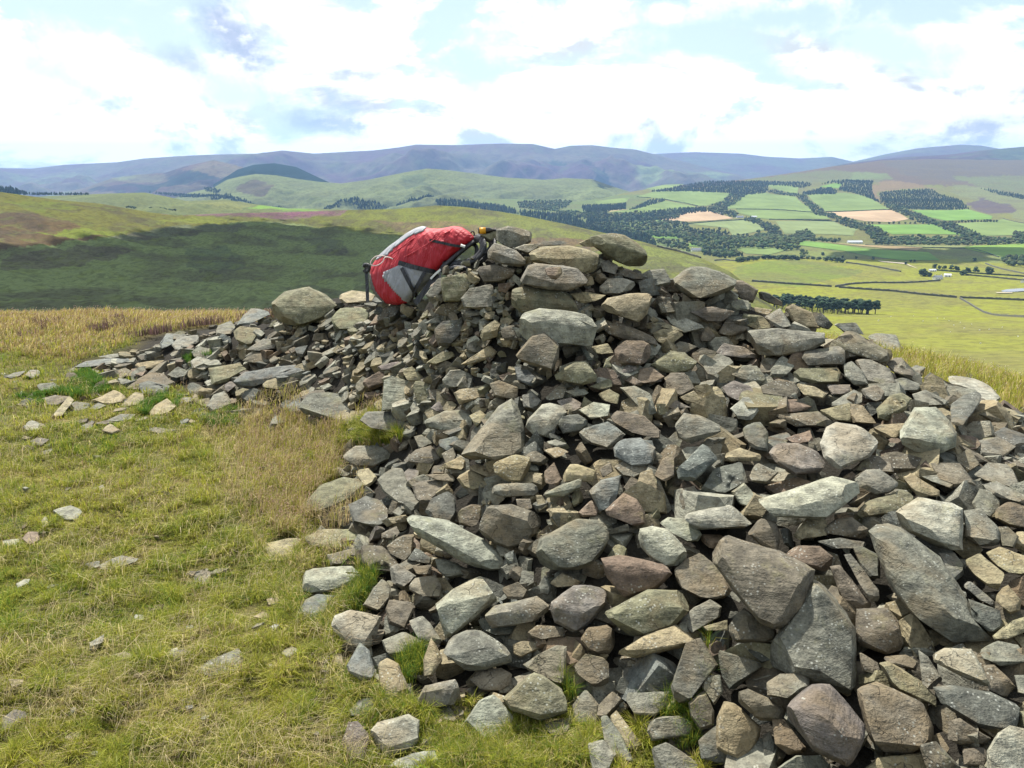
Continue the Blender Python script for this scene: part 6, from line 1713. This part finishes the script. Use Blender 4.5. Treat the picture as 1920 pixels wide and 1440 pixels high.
strap('hanging_strap', [(880, 585), (880, 720), (862, 868)], 17, w=(-0.16, -0.22), thick=0.002)
strap('hanging_strap', [(140, 530), (150, 690), (156, 885)], 34, w=(-0.06, -0.10), thick=0.002)
strap('webbing_edge', [(785, 655), (830, 610), (885, 560)], 20, SILV, w=(-0.15, -0.14), label='pale edge of the webbing')
strap('webbing_edge', [(960, 492), (1020, 470), (1080, 450)], 22, SILV, w=(-0.08, -0.08), label='pale edge of the webbing')
tube('strap_bundle', [(118, 540, -.07), (130, 515, -.09), (165, 520, -.09), (170, 560, -.08), (140, 585, -.07), (116, 565, -.07)], (17, 0.012), BLK)
tube('shoulder_strap', [(1190, 290, -.02), (1270, 255, -.06), (1310, 300, -.09), (1300, 380, -.10), (1230, 455, -.11), (1120, 500, -.11), (1000, 512, -.10), (905, 515, -.10)], (36, 0.014), BLK)
tube('back_pad', [(1225, 275, -.05), (1130, 350, -.08), (1020, 440, -.10), (900, 545, -.12)], (24, 0.02), BLK)
tube('shoulder_strap', [(1215, 262, .06), (1320, 235, .03), (1400, 275, 0.0), (1400, 350, -.03), (1345, 405, -.04), (1270, 480, -.07), (1160, 550, -.09), (1010, 575, -.10), (900, 560, -.10)], (40, 0.016), BLK)
tube('shoulder_strap', [(1180, 300, .0), (1240, 330, -.03), (1240, 420, -.05), (1180, 470, -.07), (1080, 520, -.08)], (20, 0.012), BLK)
tube('hip_belt', [(880, 560, -.10), (950, 560, -.13), (1040, 545, -.14), (1150, 560, -.12), (1200, 600, -.10)], (26, 0.015), BLK)
tube('haul_loop', [(1185, 205, -.02), (1200, 182, -.03), (1220, 192, -.02), (1222, 225, 0)], (7, 0.004), BLK)
tube('cord_loop', [(345, 437, -.135), (300, 424, -.15), (240, 432, -.14), (200, 465, -.13), (186, 505, -.125), (215, 523, -.135), (265, 515, -.15), (310, 480, -.16), (330, 442, -.16), (370, 440, -.155), (410, 458, -.155)], (5.5, 0.003), PALE)
tube('toggle', [(680, 140, -.03), (705, 160, -.05), (722, 185, -.07)], (13, 0.008), BLK)
tube('drawcord', [(690, 175, -.07), (715, 195, -.085), (755, 205, -.09)], (5, 0.003), BLK)
tube('buckle', [(1085, 318, -.125), (1105, 326, -.125), (1130, 334, -.12)], (14, 0.006), SILV)
tube('seam', [(520, 440, -.162), (620, 385, -.17), (740, 315, -.165), (860, 235, -.14), (980, 175, -.11)], (4, 0.003), RED)
tube('seam', [(300, 470, -.14), (380, 420, -.15), (480, 350, -.15), (590, 270, -.13), (690, 215, -.10), (800, 175, -.07)], (6, 0.004), RED)
# ------------------------------------------------------------------ small bottle on the top rock
bd = 4.30
def bk(x, y): return at(np.float64(KX + x / KS), np.float64(KY + y / KS), bd)
b0, b1 = bk(1262, 176), bk(1447, 168)
ax_b = (b1 - b0); LB = np.linalg.norm(ax_b); ax_b /= LB; mpp = bd / F / KS
bot = empty('bottle', tuple(b0)); bot.rotation_mode = 'QUATERNION'; bot.rotation_quaternion = Vector(ax_b).to_track_quat('Z', 'Y')
tag(bot, 'small dark bottle with a yellow label lying on the top rock', 'bottle')
def lathe(name, prof, mat, parent, seg=28):
    V = [(r * math.cos(2 * math.pi * k / seg), r * math.sin(2 * math.pi * k / seg), z) for z, r in prof for k in range(seg)]
    n = len(prof); F_ = [(i * seg + k, i * seg + (k + 1) % seg, (i + 1) * seg + (k + 1) % seg, (i + 1) * seg + k) for i in range(n - 1) for k in range(seg)]
    me = bpy.data.meshes.new(name); me.from_pydata(V, [], F_ + [tuple(range(seg))[::-1], tuple((n - 1) * seg + k for k in range(seg))]); me.update()
    for p in me.polygons: p.use_smooth = len(p.vertices) == 4
    return link(name, me, mat, parent)
GB = simple('bottle glass', (0.012, 0.008, 0.006), 0.12, var=0.0); GB.node_tree.nodes['Principled BSDF'].inputs['Specular IOR Level'].default_value = 0.6
LY = simple('yellow label', (0.70, 0.33, 0.02), 0.45, var=0.06); CAPM = simple('cap', (0.03, 0.03, 0.03), 0.4)
u_ = mpp
lathe('body', [(0 * u_, 22 * u_), (3 * u_, 30 * u_), (80 * u_, 31 * u_), (112 * u_, 30 * u_), (128 * u_, 22 * u_), (142 * u_, 13 * u_), (168 * u_, 12 * u_)], GB, bot)
lathe('label', [(14 * u_, 31.6 * u_), (76 * u_, 32.2 * u_)], LY, bot)
lathe('cap', [(160 * u_, 14.5 * u_), (182 * u_, 15 * u_), (184 * u_, 12 * u_)], CAPM, bot)
# ------------------------------------------------------------------ grass: real blades
m = bpy.data.materials.new('grass blades'); m.use_nodes = True; N = NT(m.node_tree); b = m.node_tree.nodes['Principled BSDF']
tone = N.node('ShaderNodeAttribute', attribute_name='tone').outputs['Color']
N.l.new(tone, b.inputs['Base Color']); b.inputs['Roughness'].default_value = 0.6; b.inputs['Specular IOR Level'].default_value = 0.25
tr = N.node('ShaderNodeBsdfTranslucent'); N.l.new(N.vmath('SCALE', tone, 1.1), tr.inputs['Color'])
mx = N.node('ShaderNodeMixShader'); mx.inputs[0].default_value = 0.35
N.l.new(b.outputs[0], mx.inputs[1]); N.l.new(tr.outputs[0], mx.inputs[2]); N.l.new(mx.outputs[0], m.node_tree.nodes['Material Output'].inputs['Surface'])
BLADE = m
def blades(name, base, length, width, col, lean, label, heads=None, dirn=None, dspread=3.14):
    n = len(base); rs = np.random.default_rng(n)
    a = rs.uniform(0, 6.283, n) if dirn is None else dirn + rs.normal(0, dspread, n)
    dv = np.stack([np.cos(a), np.sin(a), np.zeros(n)], 1)
    # width vector roughly facing the sides of the lean, random twist
    b_ = a + math.pi / 2 + rs.normal(0, 0.6, n); wv = np.stack([np.cos(b_), np.sin(b_), np.zeros(n)], 1) * width[:, None] * 0.5
    up = np.array([0, 0, 1.0]); L = length[:, None]; ln = lean[:, None]
    p0 = base; p1 = base + up * L * (0.5 - 0.12 * ln) + dv * L * 0.22 * ln; p2 = base + up * L * (0.95 - 0.62 * ln) + dv * L * 0.85 * ln
    V = np.stack([p0 - wv, p0 + wv, p1 + wv * 0.8, p1 - wv * 0.8, p2], 1).reshape(-1, 3)
    i5 = np.arange(n)[:, None] * 5
    q = i5 + np.array([[0, 1, 2, 3]]); t = i5 + np.array([[3, 2, 4]])
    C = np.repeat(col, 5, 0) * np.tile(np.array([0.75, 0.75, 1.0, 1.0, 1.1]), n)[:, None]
    Fl = [q, t]
    if heads is not None:            # seed heads: little slanting lozenges on the tips
        k = np.where(rs.uniform(size=n) < heads[0])[0]; c = p2[k]; hl = heads[1]; m_ = len(k)
        dd = (dv[k] * 0.6 + up * 0.6) * hl; sv = wv[k] / np.maximum(np.linalg.norm(wv[k], axis=1)[:, None], 1e-9) * hl * 0.16; s2 = np.cross(dd, sv); s2 = s2 / np.linalg.norm(s2, axis=1)[:, None] * hl * 0.13
        H_ = np.stack([c - dd * 0.3, c + sv + dd * 0.2, c + s2 + dd * 0.2, c - sv + dd * 0.2, c - s2 + dd * 0.2, c + dd], 1).reshape(-1, 3)
        j = np.arange(m_)[:, None] * 6 + len(V)
        for f in ([0, 1, 2], [0, 2, 3], [0, 3, 4], [0, 4, 1], [5, 2, 1], [5, 3, 2], [5, 4, 3], [5, 1, 4]): Fl.append(j + np.array([f]))
        V = np.concatenate([V, H_]); C = np.concatenate([C, np.tile(np.array(heads[2]), (m_ * 6, 1)) * rs.uniform(0.75, 1.2, m_).repeat(6)[:, None]])
    tri = [f for f in Fl if f.shape[1] == 3]
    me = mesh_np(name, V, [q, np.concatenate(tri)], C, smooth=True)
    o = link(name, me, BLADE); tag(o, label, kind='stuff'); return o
def ground_from_px(u, v):
    d = fhit(u, v); k = ~np.isnan(d); p = at(u[k], v[k], d[k]); p[:, 2] = H(p[:, 0], p[:, 1]) - 0.004
    return p, d[k], u[k], v[k]
STP = [s['out'] for s in SUNKEN] + [s['out'] for s in ALL if min(q[0] for q in s['out']) < 640 or (np.mean([q[1] for q in s['out']]) > 1080 and np.mean([q[0] for q in s['out']]) < 1300)]
def off_stones(u, v, shrink=0.86):
    shrink = float(shrink) if np.ndim(shrink) == 0 else None
    ok = np.ones(len(u), bool)
    for p in STP:
        c = np.mean(p, 0); sk = shrink if shrink is not None else (0.97 if c[0] > 520 else 0.76); q = [tuple(c + (np.array(w) - c) * sk) for w in p]
        x0, y0 = np.min(q, 0); x1, y1 = np.max(q, 0); k = (u > x0) & (u < x1) & (v > y0) & (v < y1)
        if k.any():
            i = np.where(k)[0]; ok[i[inpoly(u[i], v[i], q)]] = False
    return ok
def pick(cols, w, n, rs):
    c = np.array(cols)[rs.choice(len(cols), n, p=np.array(w) / sum(w))]; return c * rs.uniform(0.7, 1.3, (n, 1))
GREEN, OLIVE, YELG, STRAW, DEAD = (.10, .19, .015), (.20, .235, .026), (.36, .35, .045), (.52, .43, .21), (.24, .16, .085)
rs = np.random.default_rng(77)
# turf
n = 440000
u = rs.uniform(-40, 1330, n); v = 600 + 860 * rs.uniform(0, 1, n) ** 0.85
p, d, u, v = ground_from_px(u, v)
tp = _look(_TP, p[:, 0], p[:, 1]); inp = inpoly(u, v, PILE)
k = (tp < 0.75) & ~(inp & (v < 1300) & (tp > 0.35)) & off_stones(u, v, np.where(u > 520, 0.97, 0.76)); p, d, u, v = p[k], d[k], u[k], v[k]
cl = fbm(p[:, 0], p[:, 1], 0.55, 21, 3); cl2 = fbm(p[:, 0], p[:, 1], 1.6, 22, 3)
bare = fbm(p[:, 0], p[:, 1], 0.42, 23, 3)
k = (bare > -0.75) | (rs.uniform(size=len(u)) < 0.25); p, d, u, v, cl, cl2 = p[k], d[k], u[k], v[k], cl[k], cl2[k]
n = len(p); g = np.clip(0.5 + 0.6 * cl2 + 0.55 * fbm(p[:, 0], p[:, 1], 0.33, 29, 3), 0, 1)[:, None]
col = pick([GREEN, OLIVE, YELG], [2, 3, 2], n, rs) * (1 - g) + pick([OLIVE, YELG, STRAW, DEAD], [2.4, 4.5, 1.2, 0.9], n, rs) * g
tuft = np.clip(fbm(p[:, 0], p[:, 1], 0.24, 27, 3) * 1.4, -0.5, 1.3)
L = rs.uniform(0.024, 0.060, n) * (1 + 0.5 * np.clip(cl, -0.6, 1.2)) * (1 + 0.9 * tuft)
col = col * (1 + 0.16 * tuft)[:, None]
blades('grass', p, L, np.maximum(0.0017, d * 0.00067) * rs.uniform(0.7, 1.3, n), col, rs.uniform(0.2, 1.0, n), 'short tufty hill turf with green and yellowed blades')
# long dry stalks lying through the turf
n = 10500; u = rs.uniform(-40, 720, n); v = 720 + 740 * rs.uniform(0, 1, n)
p, d, u, v = ground_from_px(u, v); k = (_look(_TP, p[:, 0], p[:, 1]) < 0.6) & off_stones(u, v, 0.95) & (fbm(p[:, 0], p[:, 1], 0.7, 31, 3) > -0.15); p, d = p[k], d[k]; n = len(p)
blades('dry_grass', p, rs.uniform(0.07, 0.20, n), np.maximum(0.0010, d * 0.00042), pick([STRAW, (.5, .42, .26), DEAD], [3, 2, 1], n, rs), rs.uniform(0.4, 1.15, n), 'straw coloured dead stalks lying through the turf', dirn=0.3, dspread=1.1)
# denser tufts
def tufts(name, polys, per, length, cols, w, label, lean=(0.1, 0.8), heads=None, dirn=None, dspread=3.14, wid=0.00055, onpile=True):
    U, V_ = [], []
    for s_ in polys:
        q = P(s_) if isinstance(s_, str) else s_; x0, y0 = np.min(q, 0); x1, y1 = np.max(q, 0); m_ = int(per * (x1 - x0) * (y1 - y0))
        a, c = rs.uniform(x0, x1, m_), rs.uniform(y0, y1, m_); k = inpoly(a, c, q); U.append(a[k]); V_.append(c[k])
    p, d, u, v = ground_from_px(np.concatenate(U), np.concatenate(V_))
    cl = fbm(p[:, 0], p[:, 1], 0.22, 41, 3); k = off_stones(u, v, 0.9) & (cl > -0.45 + 0.5 * rs.uniform(-1, 1, len(cl))); p, d, cl = p[k], d[k], cl[k]; n = len(p)
    L = rs.uniform(*length, n) * (1 + 0.5 * cl)
    return blades(name, p, L, np.maximum(0.0010, d * wid) * rs.uniform(0.7, 1.3, n), pick(cols, w, n, rs), rs.uniform(*lean, n), label, heads, dirn, dspread)
tufts('brown_grass', ["450,800 500,775 560,775 640,800 650,850 620,880 640,900 600,950 570,1000 590,1030 540,1040 500,980 470,920 440,860"], 0.28, (0.05, 0.13), [(.42, .31, .16), (.54, .44, .24), YELG, (.32, .22, .12), OLIVE], [2, 3.5, 3.5, 1, 2],
      'tall brown bent grass leaning at the edge of the heap', (0.1, 0.7), (0.35, 0.012, (.42, .28, .20)), 0.4, 1.2)
tufts('brown_grass', ["380,790 520,730 720,750 760,800 690,860 680,940 640,1000 650,1060 580,1100 480,1030 420,930 400,850"], 0.10, (0.05, 0.14), [(.40, .30, .18), STRAW, YELG, DEAD], [3, 3, 2, 1], 'looser straw and brown stems round the bent grass', (0.2, 0.9), (0.2, 0.010, (.42, .30, .20)), 0.4, 1.4)
tufts('grass_tuft', ["628,838 650,805 700,790 745,812 752,832 690,838"], 2.2, (0.07, 0.14), [GREEN, OLIVE, YELG, STRAW], [2, 3, 3, 1], 'spiky yellow-green tuft growing out of the stones', (0.2, 0.9))
tufts('grass_tuft', ["140,705 165,690 195,715 215,735 150,745 120,735", "250,770 300,742 345,745 330,770 270,780", "375,785 450,765 445,800 400,805", "30,745 130,728 140,750 60,765", "340,670 400,665 360,690"], 1.8, (0.03, 0.08), [(.07, .17, .02), (.10, .20, .03), OLIVE], [3, 3, 1], 'vivid green grass between the left rubble', (0.1, 0.8))
tufts('grass_tuft', ["640,1110 700,1075 715,1110 690,1150 650,1150", "1000,1270 1060,1290 1090,1320 1040,1320", "740,1240 790,1215 800,1260 760,1290", "1280,1240 1330,1210 1320,1290 1290,1310", "1210,1330 1290,1320 1320,1400 1240,1420"], 0.5, (0.05, 0.11), [(.07, .15, .02), OLIVE, YELG], [3, 2, 1], 'green blades growing up between the lower stones', (0.1, 0.8))
tufts('grass_tuft', ["480,1000 640,1000 690,1090 640,1200 560,1180 480,1100", "700,1290 860,1370 800,1440 640,1440 640,1260", "820,1440 860,1370 960,1350 1130,1370 1150,1440"], 0.35, (0.05, 0.10), [GREEN, OLIVE, YELG, STRAW], [2, 3, 3, 2], 'longer grass fringe at the foot of the heap', (0.2, 1.0))
# straw fringe on the far left edge of the summit, seed heads bending in the wind
def world_blades(name, n, xr, yr, length, cols, w, label, heads, cond=None, wid=0.0006, **kw):
    x = rs.uniform(*xr, n); y = rs.uniform(*yr, n); k = (_look(_TP, x, y) < 0.4)
    if cond is not None: k &= cond(x, y)
    pu, pw, pd = project(np.stack([x, y, H(x, y)], 1)); k &= (pu > -160) & (pu < 2080)
    x, y = x[k], y[k]; cl = fbm(x, y, 0.6, 51, 3); k = cl > -0.7; x, y, cl = x[k], y[k], cl[k]; n = len(x)
    z = H(x, y) - 0.01; d = np.hypot(x, y)
    return blades(name, np.stack([x, y, z], 1), rs.uniform(*length, n) * (1 + 0.4 * cl), np.maximum(0.001, d * wid), pick(cols, w, n, rs), rs.uniform(0.15, 0.8, n), label, heads, **kw)
GOLD = (.36, .27, .11)
world_blades('straw_grass', 115000, (-9, -0.3), (6.6, 12.5), (0.05, 0.125), [STRAW, GOLD, DEAD, YELG], [3, 4, 2, 2], 'wind-blown straw grass along the left brow of the summit', (0.10, 0.022, (.52, .38, .32)), lambda x, y: (y > 6.6 + 0.35 * fbm(x, y, 1.2, 3, 2)) , wid=0.00075, dirn=0.1, dspread=0.7)
world_blades('golden_grass', 90000, (1.6, 8.5), (3.6, 11), (0.08, 0.20), [GOLD, YELG, STRAW, OLIVE], [3, 5, 1.5, 3], 'tall golden tussocks on the right brow behind the cairn', (0.05, 0.018, (.6, .52, .40)), None, wid=0.00075)
# heather sprigs on the left brow
x = rs.uniform(-6, -2.2, 9000); y = rs.uniform(7.6, 9.2, 9000); k = fbm(x, y, 0.8, 61, 3) > 0.45; x, y = x[k], y[k]
blades('heather', np.stack([x, y, H(x, y)], 1), rs.uniform(0.06, 0.14, len(x)), np.full(len(x), 0.010), pick([(.15, .09, .085), (.11, .08, .05), (.20, .13, .12)], [2, 2, 1], len(x), rs), rs.uniform(0, 0.6, len(x)), 'patch of low purple heather in the straw grass')
